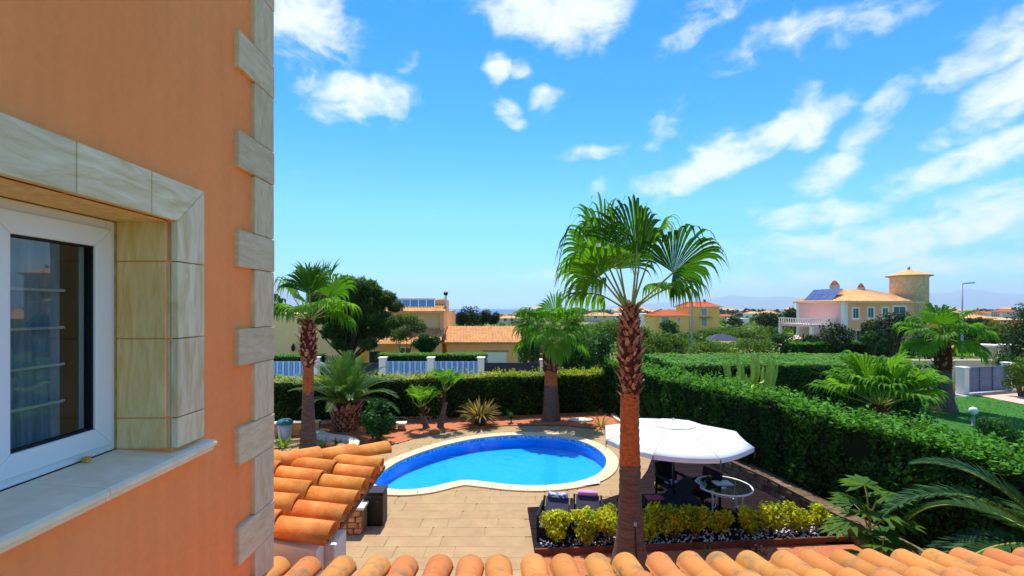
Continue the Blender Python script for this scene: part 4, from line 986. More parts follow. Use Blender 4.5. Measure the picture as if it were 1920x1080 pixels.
# ------------------------------------------------------------------ shrubs of the garden
q = P(703, 832); bush('round_shrub', 'round glossy green shrub in the gravel left of the pool', 'shrub', q.x, q.y + .4, 0, .66, .62, 1.42, .085, 2300, M['shrub'], nb=10, aspect=.6)
cx = [(1040, 1026), (1094, 1024), (1142, 1021), (1222, 1018), (1264, 1016), (1304, 1013), (1356, 1009), (1402, 1007), (1446, 1005), (1492, 1002), (1540, 1000)]
ordn = ['leftmost of the yellow shrubs, at the corner of the deck', 'second yellow shrub from the deck corner', 'yellow shrub just left of the tall palm trunk', 'yellow shrub just right of the tall palm trunk', 'plump yellow shrub, second to the right of the tall palm trunk', 'yellow shrub left of the white table legs', 'yellow shrub right of the front table leg', 'fourth yellow shrub from the right end of the bed', 'third yellow shrub from the right end of the bed', 'second yellow shrub from the right end of the bed', 'rightmost yellow shrub, by the rubble stone wall']
rr = random.Random(5)
for k, ((px, py), lab) in enumerate(zip(cx, ordn)):
    q = P(px, py); sc = rr.uniform(.95, 1.15) * (1.12 if k < 6 else .95)
    bush('yellow_shrub', lab, 'shrub', q.x, q.y, .05, .31 * sc, .29 * sc, .62 * sc, .040, 1700 if k < 6 else 1000, M['euonymus'], 'yellow shrubs along the deck', nb=9, aspect=.55, seed=k)
def blade_tuft(name, label, cat, x, y, z, n, length, m, spread=55, width=.02, group=None, arch=1.0, seed=0, stem=0, r0=.05):
    """tuft of strap leaves: root > leaf..."""
    rnd = random.Random(seed); root = empty(name, (x, y, z), 0, label, cat, group)
    for k in range(n):
        az = k * 137.5 + rnd.uniform(-15, 15); el = 90 - spread * math.sqrt((k + .5) / n) * rnd.uniform(.85, 1.1); L_ = length * rnd.uniform(.75, 1.1)
        cur = dirv(az, el); p = Vector((x, y, z + stem)) + dirv(az, 0) * r0; pts = [p.copy()]
        for j in range(6): cur = (cur + Vector((0, 0, -.07 * arch * j / 3))).normalized(); p = p + cur * L_ / 6; pts.append(p.copy())
        polys = []; ws = [.7, 1, 1, .9, .7, .45, .04]
        for j in range(6):
            s = (pts[j+1] - pts[j]).cross(UP); s = s.normalized() if s.length > 1e-4 else Vector((1, 0, 0))
            a, b = s * width * ws[j], s * width * ws[j+1]; polys.append([pts[j] - a, pts[j+1] - b, pts[j+1] + b, pts[j] + a])
        tn = rnd.uniform(.1, .95); quads_mesh('leaf', np.array([[tuple(v) for v in f] for f in polys]), [tn] * 6, m, root)
    if stem: MB().tube([(x, y, z - .03), (x, y, z + stem)], [r0 * 1.3, r0], 8).build('stem', M['bark_dark'], root)
    return root
q = P(900, 797); blade_tuft('cycad', 'straw-tipped spiky plant in the gravel behind the pool', 'plant', q.x, q.y, 0, 120, .82, M['cycad'], 98, .045, seed=3, stem=.42, r0=.2, arch=1.5)
q = P(1127, 800); blade_tuft('spiky_plant', 'small spiky plant at the corner of the gravel bed', 'plant', q.x, q.y, 0, 22, .75, M['grassleaf'], 80, .022, seed=4)
q = P(957, 793); bush('small_shrub', 'tiny green seedling alone in the gravel bed', 'plant', q.x, q.y, 0, .2, .2, .55, .05, 160, M['shrub'], nb=4)
q = P(1408, 1052); bush('thin_shrub', 'thin dark twiggy shrub in front of the edging board', 'shrub', q.x, q.y, 0, .34, .3, .62, .022, 240, leaf_mat('purple_leaf', (rgb(.03, .012, .016), rgb(.05, .02, .022), rgb(.05, .06, .02)), .2), nb=6, stem='bark_dark')
q = P(1330, 1046); blade_tuft('grass_tuft', 'tiny grass tuft by the brown edging board', 'plant', q.x, q.y, .01, 16, .22, M['grassleaf'], 70, .01, seed=6)
for k, (px, py, ln, lab) in enumerate([(530, 838, .6, 'green grassy clump by the waste bin'), (516, 770, 1.5, 'arching leafy plant at the left edge before the hedge'), (605, 838, .3, 'small tuft at the foot of the left fan palm'), (632, 832, .3, 'small tuft within the white planter ring')]):
    q = P(px, py + (18 if k == 1 else 0)); blade_tuft('grass_tuft', lab, 'plant', q.x, q.y, 0, 30, ln, M['grassleaf'], 85, .03 if k < 2 else .014, seed=20 + k, arch=1.3)
# the big-leaved plant in front of the side hedge
def lobed_leaf(root, base, az, el, size, tone, m):
    t = dirv(az, el); s = t.cross(UP).normalized(); n_ = s.cross(t); polys = []
    for k in range(9):
        ph = math.radians(-105 + 210 * k / 8); L_ = size * (.65 + .35 * math.cos(ph * .7)); d = (t * math.cos(ph) + s * math.sin(ph) - n_ * .12).normalized(); sd = (-t * math.sin(ph) + s * math.cos(ph))
        a = base; b = base + d * L_ * .55; c = base + d * L_ + Vector((0, 0, -.18 * L_)); w = L_ * .15
        polys.append([a, b - sd * w, c, b + sd * w])
    return quads_mesh('leaf', np.array([[tuple(v) for v in f] for f in polys]), np.clip(np.full(9, tone) + RNG.normal(0, .08, 9), 0, 1), m, root)
def lobed_plant(label, x, y, h, n, size, seed):
    root = empty('broad_leaved_plant', (x, y, 0), 0, label, 'plant'); rnd = random.Random(seed); mb = MB(); mb.tube([(x, y, -.02), (x + .03, y, h * .45), (x, y, h * .75)], [.04, .03, .015], 6)
    for k in range(n):
        f = k / (n - 1); z = h * (.42 + .33 * f); az = k * 137.5 + rnd.uniform(-20, 20); el = 5 + 65 * f; L_ = size * rnd.uniform(.9, 1.2)
        e = Vector((x, y, z)) + dirv(az, el) * L_; mb.tube([(x, y, z - .05), tuple(Vector((x, y, z)) + dirv(az, el + 8) * L_ * .6), tuple(e)], [.012, .009, .007], 5)
        lobed_leaf(root, e, az, el * .6 - 12, size * rnd.uniform(.95, 1.15), rnd.uniform(.35, .95), M['broad'])
    mb.build('stem', M['petiole'], root); return root
lobed_plant('lobed broad-leaved plant in front of the side hedge', 6.55, 8.35, 1.75, 13, .44, 3)
lobed_plant('low shaded broad-leaved plant by the end of the stone wall', 6.3, 7.75, .95, 9, .36, 8)
# candelabra cactus over the hedge
cc = PZ(1405, 700, 17.2); root = empty('candelabra_cactus', (cc.x, cc.y, 0), 0, 'branching yellow-green candelabra cactus beyond the side hedge', 'cactus'); rr = random.Random(12)
def star(mb, pts, r):
    pts = [Vector(p) for p in pts]; vs = []; k5 = 10
    for i, p in enumerate(pts):
        rr_ = r * (1 if i < len(pts) - 1 else .35) * (1.06 if i % 2 else .94)
        for k in range(k5):
            a = 2*math.pi*k/k5; q_ = rr_ * (1 if k % 2 else .6); vs.append(p + Vector((math.cos(a)*q_, math.sin(a)*q_, 0)))
    m_ = len(pts); mb.add(vs, [(i*k5+k, i*k5+(k+1)%k5, (i+1)*k5+(k+1)%k5, (i+1)*k5+k) for i in range(m_-1) for k in range(k5)] + [tuple(range((m_-1)*k5, m_*k5))])
mb = MB(); star(mb, [(cc.x, cc.y, z) for z in (0, .5, 1.0, 1.5, 2.0)], .11); mb.build('stem', M['cactus'], root)
for k in range(24):
    a = k * 2.399; r = .22 + .62 * math.sqrt(k / 24); z0 = rr.uniform(1.2, 2.1); top = 3.5 - r * .75 + rr.uniform(-.65, .25)
    e = (cc.x + math.cos(a)*r, cc.y + math.sin(a)*r)
    mb = MB(); pts = [(cc.x + math.cos(a)*.05, cc.y + math.sin(a)*.05, z0), (cc.x + math.cos(a)*r*.7, cc.y + math.sin(a)*r*.7, z0 + .16), (*e, z0 + .42)]
    z = z0 + .42
    while z < top - .2: z += .2; e = (e[0] + math.cos(a) * .045 * r + rr.uniform(-.02, .02), e[1] + math.sin(a) * .045 * r); pts.append((e[0], e[1], z))
    star(mb, pts, .065); mb.build('arm', M['cactus'], root)
# ------------------------------------------------------------------ parasol, table, chairs
pc = Vector((3.92, 11.05)); R_, zr, za = 1.74, 1.90, 2.24
par = empty('parasol', (pc.x, pc.y, .05), 0, 'large white octagonal parasol shading the deck', 'parasol')
rot = math.radians(12)
def oc(k, r): a = rot + k * math.pi / 4; return (pc.x + r * math.cos(a), pc.y + r * math.sin(a))
for k in range(8):                                                    # eight sewn gores, each with a slight belly, and a hanging valance
    mb = MB(); rows = 6; g = []
    for i in range(rows + 1):
        f = i / rows; r = .12 + (R_ - .12) * f; z = za - (za - zr) * (f ** 1.12); row = []
        for j in range(5):
            u = j / 4; a, b = oc(k, r), oc(k + 1, r); x, y = a[0] + (b[0]-a[0])*u, a[1] + (b[1]-a[1])*u
            row.append((x, y, z - .035 * math.sin(math.pi * u) * f))
        g.append(row)
    g.append([(x, y, z - .10 + .0 * j) for j, (x, y, z) in enumerate(g[-1])])
    vs = [p for r in g for p in r]; mb.add(vs, [(i*5+j, (i+1)*5+j, (i+1)*5+j+1, i*5+j+1) for i in range(rows + 1) for j in range(4)])
    mb.build('canopy_panel', M['canvas'], par, smooth=True)
mb = MB(); vs = [(pc.x, pc.y, za + .05)] + [(*oc(k, .52), za - .055) for k in range(8)] + [(*oc(k, .53), za - .075) for k in range(8)]
mb.add(vs, [(0, 1 + k, 1 + (k + 1) % 8) for k in range(8)] + [(1 + k, 9 + k, 9 + (k+1) % 8, 1 + (k+1) % 8) for k in range(8)]); mb.build('vent_cap', M['canvas'], par)
MB().tube([(pc.x, pc.y, .05), (pc.x, pc.y, za + .05)], .03, 10).build('pole', M['dark_metal'], par, smooth=True)
MB().lathe([(.02, za + .045), (.025, za + .06), (.02, za + .075), (.005, za + .08)], (pc.x, pc.y, 0), 10).build('finial', M['white_metal'], par)
for k in range(8):
    a = oc(k, R_ - .03); MB().bar((pc.x, pc.y, za - .06), (*a, zr - .03), .022).build('rib', M['dark_metal'], par)
    b = oc(k, R_ * .5); MB().bar((pc.x, pc.y, za - .62), (*b, (za + zr) / 2 - .07), .016).build('strut', M['dark_metal'], par)
    c0, c1, c2 = oc(k, .54), oc(k, R_ * .6), oc(k, R_ + .004); fz = lambda r: za - (za - zr) * (((r - .12) / (R_ - .12)) ** 1.12) + .004
    MB().bar((*c0, fz(.54)), (*c1, fz(R_ * .6)), .014, .006).bar((*c1, fz(R_ * .6)), (*c2, fz(R_)), .014, .006).build('seam', M['seam'], par)
    t_ = oc(k, R_ + .01); MB().bar((*t_, zr - .02), (*t_, zr - .22), .03, .012).build('tie_strap', M['dark_metal'], par)
bevel(MB().lathe([(.36, .05), (.36, .11), (.08, .14), (.06, .3)], (pc.x, pc.y, 0), 20).build('base', M['black'], par), .01)
tb = P(1357, 968); tz = .74
tab = empty('round_table', (tb.x, tb.y, .05), 0, 'round glass table on white scrolled iron legs', 'table'); ra = .62
bevel(MB().lathe([(ra - .02, tz - .008), (ra - .02, tz + .004)], (tb.x, tb.y, 0), 48).build('glass_top', M['tglass'], tab), .002)
mb = MB(); mb.tube([(tb.x + ra*math.cos(2*math.pi*k/48), tb.y + ra*math.sin(2*math.pi*k/48), tz - .004) for k in range(49)], .021, 8, False); mb.build('rim', M['white_metal'], tab, smooth=True)
mb = MB(); mb.tube([(tb.x + .3*math.cos(2*math.pi*k/32), tb.y + .3*math.sin(2*math.pi*k/32), tz - .17) for k in range(33)], .012, 6, False); mb.build('stretcher_ring', M['white_metal'], tab, smooth=True)
for k in range(4):
    a = .6 + k * math.pi / 2; c, s = math.cos(a), math.sin(a)
    prof = [(.60, tz - .02), (.585, .60), (.56, .50), (.53, .44), (.47, .40), (.40, .41)]
    mb = MB(); mb.tube([(tb.x + c*r, tb.y + s*r, z) for r, z in [(.50, tz - .03), (.47, .60), (.45, .45), (.47, .28), (.52, .15), (.58, .075)]], .019, 6); mb.build('leg', M['white_metal'], tab, smooth=True)
    mb = MB(); mb.tube([(tb.x + c*r, tb.y + s*r, z) for r, z in [(.46, .36), (.40, .30), (.34, .33), (.32, .42), (.31, .52), (.30, tz - .17)]], .012, 6); mb.build('scroll', M['white_metal'], tab, smooth=True)
    MB().lathe([(.0, .05), (.032, .055), (.036, .08), (.02, .1)], (tb.x + c*.585, tb.y + s*.585, 0), 8).build('foot', M['white_metal'], tab)
o = MB().obox((tb.x + .02, tb.y + .12, tz + .012), (.42, .30, .012), .08).build('magazine', M['paper']); T(o, 'pale magazine lying open on the glass table', 'magazine')
o = MB().obox((tb.x - .10, tb.y - .22, tz + .025), (.10, .07, .03), .3).build('napkin_box', M['paper']); T(o, 'small white packet near the front of the glass table', 'packet')
pot = empty('flower_pot', (tb.x - .30, tb.y + .10, tz), 0, 'small pot with orange flowers on the glass table', 'flower pot')
MB().lathe([(.035, tz + .005), (.05, tz + .08), (.055, tz + .085)], (tb.x - .30, tb.y + .10, 0), 12).build('pot', M['black'], pot)
p, d = blob_points(90, [(tb.x - .30, tb.y + .10, tz + .13, .07, .07, .06)], 1); quads_mesh('foliage', leaf_quads(p, d, .02), RNG.random(90), M['shrub'], pot)
mb = MB(); rr = random.Random(3)
for k in range(9):
    a = k * 2.4; r = .05 * math.sqrt(k / 9); mb.lathe([(.004, 0), (.018, .008), (.006, .016)], (tb.x - .30 + r*math.cos(a), tb.y + .10 + r*math.sin(a), tz + .17 + rr.uniform(0, .03)), 6)
mb.build('blossom', M['orange_petal'], pot)
def recliner(label, x, y, rz, towel=None, tlabel=None, back=42, w=.62):
    root = empty('reclining_chair', (x, y, .05), rz, label, 'chair', 'reclining chairs on the deck'); MM = chain(root)
    def part(name, m, f):
        mb = MB(MM); f(mb); o = mb.build(name, m, root); return bevel(o, .008)
    b = math.radians(back); dep = .6; zs = .25; bl = .46
    part('seat', M['sling'], lambda q: q.obox((0, 0, zs), (w - .06, dep, .04)))
    yb = dep / 2 + .0; top = (0, yb + bl * math.cos(b), zs + bl * math.sin(b))
    part('backrest', M['sling'], lambda q: q.obox((0, yb + bl/2*math.cos(b), zs + bl/2*math.sin(b)), (w - .08, bl, .03), 0, b))
    for sx in (-1, 1):
        part('side_rail', M['wicker'], lambda q: q.bar((sx*w/2, -dep/2, zs), (sx*w/2, yb, zs), .05).bar((sx*w/2, yb, zs), (sx*w/2, top[1], top[2]), .05))
        part('armrest', M['wicker'], lambda q: q.bar((sx*(w/2+.02), -dep/2 + .05, zs + .22), (sx*(w/2+.02), yb + .22, zs + .24), .055, .03))
        part('leg', M['wicker'], lambda q: q.bar((sx*w/2, -dep/2 + .04, 0), (sx*w/2, -dep/2 + .04, zs + .22), .045))
        part('leg', M['wicker'], lambda q: q.bar((sx*w/2, yb + .1, 0), (sx*w/2, yb + .02, zs + .22), .045))
    part('foot_panel', M['wicker'], lambda q: q.obox((0, -dep/2 - .0, zs - .12), (w - .04, .03, .2)))
    if towel:
        c = MM @ Vector((0, top[1] + .0, top[2] + .035)); ax = (MM.to_3x3() @ Vector((1, 0, 0)))
        mb = MB(); a_, b_ = c - ax * .23, c + ax * .23
        mb.tube([a_, a_ + ax * .02, b_ - ax * .02, b_], [.045, .062, .062, .045], 12); mb.add([], [])
        t = mb.build('rolled_towel', M[towel], smooth=True); T(t, tlabel, 'towel', 'rolled towels on the chairs')
    return root
q = P(1033, 985); recliner('dark reclining chair at the left with a blue and white towel', q.x + .02, 9.95, math.radians(-14), 'towel_blue', 'blue and white towel rolled on top of a chair back')
q = P(1092, 985); recliner('dark reclining chair left of the palm trunk with a pink towel', q.x + .05, 10.05, math.radians(-10), 'towel_pink', 'pink towel rolled on top of a chair back')
def lounger(label, x, y, rz, back=35):
    root = empty('sun_lounger', (x, y, .05), rz, label, 'sun lounger', 'sun loungers on the deck'); MM = chain(root); w = .66; zs = .30
    def part(name, m, f): mb = MB(MM); f(mb); return bevel(mb.build(name, m, root), .01)
    part('frame', M['wicker'], lambda q: q.box(-.95, .95, -w/2, w/2, zs - .1, zs))
    part('pad', M['wicker'], lambda q: q.box(-.93, .28, -w/2 + .03, w/2 - .03, zs + .003, zs + .06))
    b = math.radians(back); part('backrest', M['wicker'], lambda q: q.obox((.30 + .34*math.cos(b), 0, zs + .05 + .34*math.sin(b)), (.70, w - .05, .06), 0, 0, -b))
    for sx in (-.85, .85):
        for sy in (-1, 1): part('leg', M['wicker'], lambda q: q.box(sx - .03, sx + .03, sy*w/2 - .03, sy*w/2 + .03, 0, zs - .1))
    return root
lounger('dark sun lounger lying right of the palm trunk, nearer the pool', 3.55, 10.95, math.radians(8))
lounger('dark sun lounger lying right of the palm trunk, nearer the shrubs', 3.25, 10.12, math.radians(8), 28)
def armchair(label, x, y, rz):
    root = empty('wicker_armchair', (x, y, .05), rz, label, 'armchair', 'wicker armchairs under the parasol'); MM = chain(root)
    def part(name, m, f): mb = MB(MM); f(mb); return bevel(mb.build(name, m, root), .012)
    part('seat', M['wicker'], lambda q: q.box(-.29, .29, -.28, .28, .34, .42))
    part('backrest', M['wicker'], lambda q: q.obox((0, .29, .64), (.60, .06, .52), 0, math.radians(-12)))
    for s in (-1, 1):
        part('armrest', M['wicker'], lambda q: q.box(s*.31 - .035, s*.31 + .035, -.28, .30, .56, .62))
        for yy in (-.26, .26): part('leg', M['wicker'], lambda q: q.box(s*.31 - .025, s*.31 + .025, yy - .025, yy + .025, 0, .56))
    return root
armchair('dark wicker armchair under the parasol with a pale blue cloth on it', 4.15, 11.75, math.radians(20))
armchair('dark wicker armchair under the parasol with a crimson cushion', 4.72, 11.3, math.radians(-70))
def cushion(name, label, cat, c, size, rz, m, ry=0):
    mb = MB(); mb.obox(c, size, rz, 0, ry); o = mb.build(name, M[m]); bevel(o, min(size) * .42, 3); return T(o, label, cat)
cushion('cushion', 'crimson cushion on the armchair beside the glass table', 'cushion', (4.62, 11.3, .56), (.34, .34, .13), .3, 'cushion_red', .25)
cushion('cloth', 'pale blue cloth on an armchair under the parasol', 'cloth', (4.12, 11.72, .51), (.3, .24, .06), .4, 'cushion_blue')
cushion('folded_towel', 'folded rose towel lying on the lounger nearer the pool', 'towel', (3.42, 10.92, .435), (.4, .26, .05), .1, 'rose')
mb = MB(); bb = PZ(1257, 871, 10.1); mb.lathe([(.11*math.sin(math.pi*k/10) + .001, -.11*math.cos(math.pi*k/10)) for k in range(11)], (0, 0, 0), 16)
bx, by = 4.02, 12.45
mb2 = MB(Matrix.Translation((bx, by, .17))); mb2.lathe([(.12*math.sin(math.pi*k/10) + .001, -.12*math.cos(math.pi*k/10)) for k in range(11)], (0, 0, 0), 16)
T(mb2.build('ball', M['yellow_ball'], smooth=True), 'yellow ball lying in the shade under the parasol', 'ball')
# ------------------------------------------------------------------ small things of the garden
def rubble_wall(name, label, pts, h, thick, m, cap, stone=.26, seed=0, cat='stone wall', facing=None):
    """root > core, stone..., capping..."""
    root = empty(name, (*pts[0], 0), 0, label, cat); rnd = random.Random(seed); core = MB(); k0 = 0
    for a, b in zip(pts[:-1], pts[1:]):
        a, b = Vector((*a, 0)), Vector((*b, 0)); d = (b - a); L_ = d.length; d.normalize(); nr = Vector((d.y, -d.x, 0)); an = math.atan2(d.y, d.x)
        core.obox(tuple((a + b) / 2 + Vector((0, 0, h / 2))), (L_, thick - .05, h - .03), an)
        z = 0; nrow = max(1, round(h / (stone * .7))); rh = h / nrow
        for r in range(nrow):
            u = -rnd.uniform(0, stone * .6)
            while u < L_:
                w = stone * rnd.uniform(.65, 1.4); c0, c1 = max(u, 0), min(u + w, L_)
                if c1 - c0 > .05:
                    for sgn in (1, -1):
                        if facing and sgn != facing: continue
                        c = a + d * ((c0 + c1) / 2) + nr * (sgn * (thick / 2 - .01)) + Vector((0, 0, r * rh + rh / 2))
                        mb = MB(); mb.obox(tuple(c), (c1 - c0 - .018, .07 + rnd.uniform(-.015, .025), rh - .016), an + rnd.uniform(-.05, .05), 0, rnd.uniform(-.04, .04))
                        mb.v = [(x + rnd.uniform(-.014, .014), y + rnd.uniform(-.014, .014), zz + rnd.uniform(-.012, .012)) for x, y, zz in mb.v]
                        bevel(mb.build('stone', M[m], root), .016, 2)
                u += w
        if cap:
            u = 0
            while u < L_ - .05:
                w = min(.55, L_ - u); c = a + d * (u + w / 2) + Vector((0, 0, h + .025)); bevel(MB().obox(tuple(c), (w - .012, thick + .05, .05), an).build('capping', M[cap], root), .01); u += w
    core.build('core', M['grout'], root); return root
rubble_wall('rubble_wall', 'low rubble stone wall at the foot of the side hedge', [(6.45, 14.4), (7.05, 12.1), (7.5, 9.0), (7.85, 6.2)], .40, .34, 'stone_grey', 'stone_grey', .34, 4, facing=1)
q0, q1 = P(490, 823), P(593, 818); rubble_wall('garden_wall', 'low wall of tan stones behind the waste bin', [(q0.x, q0.y + .35), (q1.x, q1.y + .35)], .48, .3, 'stone', 'kerb', .3, 6, facing=1)
ped = P(662, 1001); rubble_wall('stone_pedestal', 'small tan stone pedestal with a white slab by the porch', [(ped.x - .25, ped.y + .2), (ped.x + .2, ped.y + .2)], .52, .42, 'stone', None, .2, 9, 'pedestal', facing=1)
# outdoor speaker / cool box standing behind the pedestal
bb = empty('black_cabinet', (ped.x + .34, ped.y + .55, 0), 0, 'black upright cabinet standing behind the stone pedestal', 'cabinet')
x, y = ped.x + .34, ped.y + .55
bevel(MB().box(x - .24, x + .22, y - .2, y + .2, .0, .72).build('body', M['black'], bb), .03, 3)
bevel(MB().box(x - .25, x + .23, y - .21, y + .21, .723, .78).build('lid', M['black'], bb), .02, 3)
MB().box(x + .05, x + .15, y - .222, y - .2, .55, .6).build('handle', M['dark_metal'], bb)
wp = bpy.data.objects['stone_pedestal']
bevel(MB().box(ped.x - .27, ped.x + .24, ped.y - .03, ped.y + .43, .525, .585).build('slab', M['ring_stone'], wp), .012)
# waste bin
q = P(534, 824); bn = empty('waste_bin', (q.x, q.y, 0), 0, 'white waste bin with a teal lid by the low stone wall', 'bin')
MB().lathe([(.20, 0), (.21, .02), (.26, .62), (.25, .62)], (q.x, q.y, 0), 20).build('body', M['bin_white'], bn, smooth=True)
MB().lathe([(.29, .60), (.30, .63), (.29, .68), (.2, .76), (.06, .79)], (q.x, q.y, 0), 20).build('lid', M['lid'], bn, smooth=True)
# planter ring of pale stone round the left palm
ringp = smooth_loop([P(*a)[:2] for a in [(592, 806), (596, 818), (618, 826), (648, 829), (664, 836), (660, 846), (640, 852), (615, 856)]], 4, False)
rg_ = empty('planter_ring', (*P(630, 835)[:2], 0), 0, 'curved white stone edge of the bed round the left palm', 'planter edge')
for i in range(0, len(ringp) - 2, 2):
    a, m_, b = ringp[i], ringp[i+1], ringp[i+2]
    bevel(MB().bar((*a, .10), (*b, .10), .36, .22).build('edge_stone', M['ring_stone'], rg_), .02)
rr = random.Random(2)
def rock(name, label, x, y, z, sx, sy, sz, m, seed):
    rnd = random.Random(seed); mb = MB(); n_, k_ = 7, 10; vs = []
    for i in range(n_ + 1):
        for j in range(k_):
            a, e = 2*math.pi*j/k_, math.pi*i/n_; r = 1 + rnd.uniform(-.12, .12); vs.append((x + sx*r*math.sin(e)*math.cos(a), y + sy*r*math.sin(e)*math.sin(a), z + sz*(r*.9*math.cos(e)) + sz))
    mb.add(vs, [(i*k_+j, i*k_+(j+1)%k_, (i+1)*k_+(j+1)%k_, (i+1)*k_+j) for i in range(n_) for j in range(k_)]); o = mb.build(name, M[m], smooth=True)
    return T(o, label, 'rock') if label else o
q = P(745, 806); br = empty('stone_bench', (q.x, q.y, 0), 0, 'small slab of pale stone on reddish stones beside the round shrub', 'stone bench')
for k, dx in enumerate((-.2, .16)):
    o = rock('foot_stone', None, q.x + dx, q.y, 0, .16, .15, .1, 'stone', 5 + k); me = o.data; o.parent = br; o.matrix_basis = chain(br).inverted()
bevel(MB().obox((q.x, q.y, .26), (.75, .42, .1), .1).build('slab', M['ring_stone'], br), .03, 3)
q = P(1088, 789); rock('flat_rock', 'flat pale rock lying in the gravel near the spiky plant', q.x, q.y, -.02, .55, .3, .07, 'ring_stone', 3)
q = P(1010, 791); rock('flat_rock', 'small dark stone at the foot of the flat-topped palm', q.x, q.y, -.02, .16, .12, .05, 'stone', 13)
for k, (px, py) in enumerate([(618, 838), (640, 842)]):
    q = P(px, py); rock('round_rock', ['reddish round stone inside the white planter edge, left', 'reddish round stone inside the white planter edge, right'][k], q.x, q.y, -.03, .2, .16, .12, 'stone', 30 + k)
# rubble boulders by the deck's back corner
for k, (px, py, s_) in enumerate([(1428, 897, .26), (1452, 908, .32), (1478, 922, .24), (1398, 880, .22)]):
    q = P(px, py); rock('boulder', ['rounded boulder at the deck edge, second from the parasol', 'largest rounded boulder at the right deck edge', 'rounded boulder at the deck edge, farthest from the parasol', 'rounded boulder at the deck edge, nearest to the parasol'][k], q.x + .1, q.y, -.02, s_, s_ * .8, s_ * .6, 'stone_grey', 50 + k)
# pipe with a little lamp head up the tall palm's foot
a = math.radians(-82); hx = [(bp.x + math.cos(a) * r, bp.y + math.sin(a) * r, z) for r, z in ((.43, .0), (.375, .14), (.295, .5), (.25, .93))]
hz_ = empty('garden_spotlight', hx[0], 0, 'thin pipe with a small spotlight on the foot of the tall palm', 'spotlight')
MB().tube(hx, .011, 6).build('pipe', M['black'], hz_, smooth=True)
MB().lathe([(.02, 0), (.03, .02), (.03, .07), (.012, .08)], (hx[-1][0], hx[-1][1], hx[-1][2]), 10).build('lamp_head', M['steel'], hz_, smooth=True)
# garden lamp on the neighbour's lawn
q = P(1825, 800); gl = empty('garden_lamp', (q.x, q.y, 0), 0, 'short white bollard lamp on the lawn', 'lamp')
MB().lathe([(.09, 0), (.09, .04), (.055, .06), (.055, .5), (.09, .53)], (q.x, q.y, 0), 14).build('post', M['steel'], gl, smooth=True)
MB().lathe([(.09, .53), (.15, .62), (.15, .72), (.1, .8), (.02, .83)], (q.x, q.y, 0), 14).build('globe', M['white_metal'], gl, smooth=True)
# ------------------------------------------------------------------ neighbour's garden on the right
lawn = [P(*q)[:2] for q in [(1640, 790), (1690, 745), (1800, 745), (1830, 741), (1960, 768), (2300, 800), (2300, 960), (1800, 860)]]
T(fill_mesh([lawn], .01, 'lawn', M['lawn']), kind='structure')
p, nn_ = [], 9000
L0 = np.array(lawn); lo, hi = L0.min(0), L0.max(0); pts = RNG.uniform(lo, hi, (nn_, 2)); pts = np.array([q for q in pts if inside(lawn, q)])
gp = np.column_stack([pts, np.full(len(pts), .03)]); V = leaf_quads(gp, np.tile([0, 0, 0.0], (len(gp), 1)), .05, .25, 1.0, 0)
T(quads_mesh('grass', V, RNG.random(len(gp)), M['hedge_n']), 'short mown grass of the lawn before the grey gate', 'grass', kind='stuff')
drive = [P(*q)[:2] for q in [(1826, 740), (1890, 733), (2100, 730), (2200, 790), (1962, 767)]]
T(fill_mesh([drive], .016, 'driveway', M['drive']), kind='structure')
g0, g1 = P(1812, 738), P(1884, 733)
gate = empty('sliding_gate', tuple((g0 + g1) / 2), 0, 'blue-grey metal gate across the pink driveway', 'gate'); d = (g1 - g0); L_ = d.length; d.normalize(); an = math.atan2(d.y, d.x)
npan = 22
for k in range(npan):
    c = g0 + d * (L_ * (k + .5) / npan); MB().obox((c.x, c.y, .80), (L_ / npan * .93, .03, 1.36), an).build('slat', M['gate_grey'], gate)
for z in (.1, .8, 1.5): MB().bar((g0.x, g0.y - .03, z), (g1.x, g1.y - .03, z), .05, .06).build('rail', M['gate_grey'], gate)
for f in (0, .333, .667, 1): c = g0 + d * (L_ * f); MB().obox((c.x, c.y - .035, .8), (.06, .06, 1.46), an).build('stile', M['gate_grey'], gate)
gp_ = empty('gate_pier', (g0.x, g0.y, 0), 0, 'white pier left of the blue-grey gate', 'pier', 'piers of the gate')
c = g0 - d * .32; bevel(MB().obox((c.x, c.y, .75), (.42, .42, 1.5), an).build('shaft', M['white_wall'], gp_), .02); bevel(MB().obox((c.x, c.y, 1.54), (.5, .5, .08), an).build('cap', M['white_wall'], gp_), .02)
gp_ = empty('gate_pier', (g1.x, g1.y, 0), 0, 'white pier right of the blue-grey gate', 'pier', 'piers of the gate')
c = g1 + d * .25; bevel(MB().obox((c.x, c.y, .82), (.4, .42, 1.64), an).build('shaft', M['white_wall'], gp_), .02); bevel(MB().obox((c.x, c.y, 1.68), (.48, .5, .08), an).build('cap', M['white_wall'], gp_), .02)
a, b = P(1680, 748), P(1797, 742); rubble_wall('street_wall', 'tan stone wall behind the stout lawn palm', [(a.x, a.y + .4), (b.x, b.y + .4)], .75, .35, 'stone', None, .42, 16, facing=1)
o = MB().obox(((a.x + b.x) / 2 + .1, (a.y + b.y) / 2 + .55, 1.05), ((b - a).length, .25, .62), math.atan2(b.y - a.y, b.x - a.x)).build('rendered_wall', M['sand_wall']); T(o, 'rendered cream wall above the tan stone wall', 'wall')
for k, px in enumerate((1852, 1888)):
    q = PZ(px, 668, 33); r = empty('stone_column', (q.x, q.y, 0), 0, ['left of the two round stone columns beyond the gate', 'right of the two round stone columns beyond the gate'][k], 'column', 'stone columns beyond the gate')
    MB().lathe([(.50, -.1), (.47, .1), (.44, 2.0), (.44, 2.15)], (q.x, q.y, 0), 20).build('shaft', M['tower_stone'], r, smooth=True)
    MB().lathe([(.50, 2.15), (.54, 2.2), (.54, 2.32), (.4, 2.36)], (q.x, q.y, 0), 20).build('cap', M['white_wall'], r)
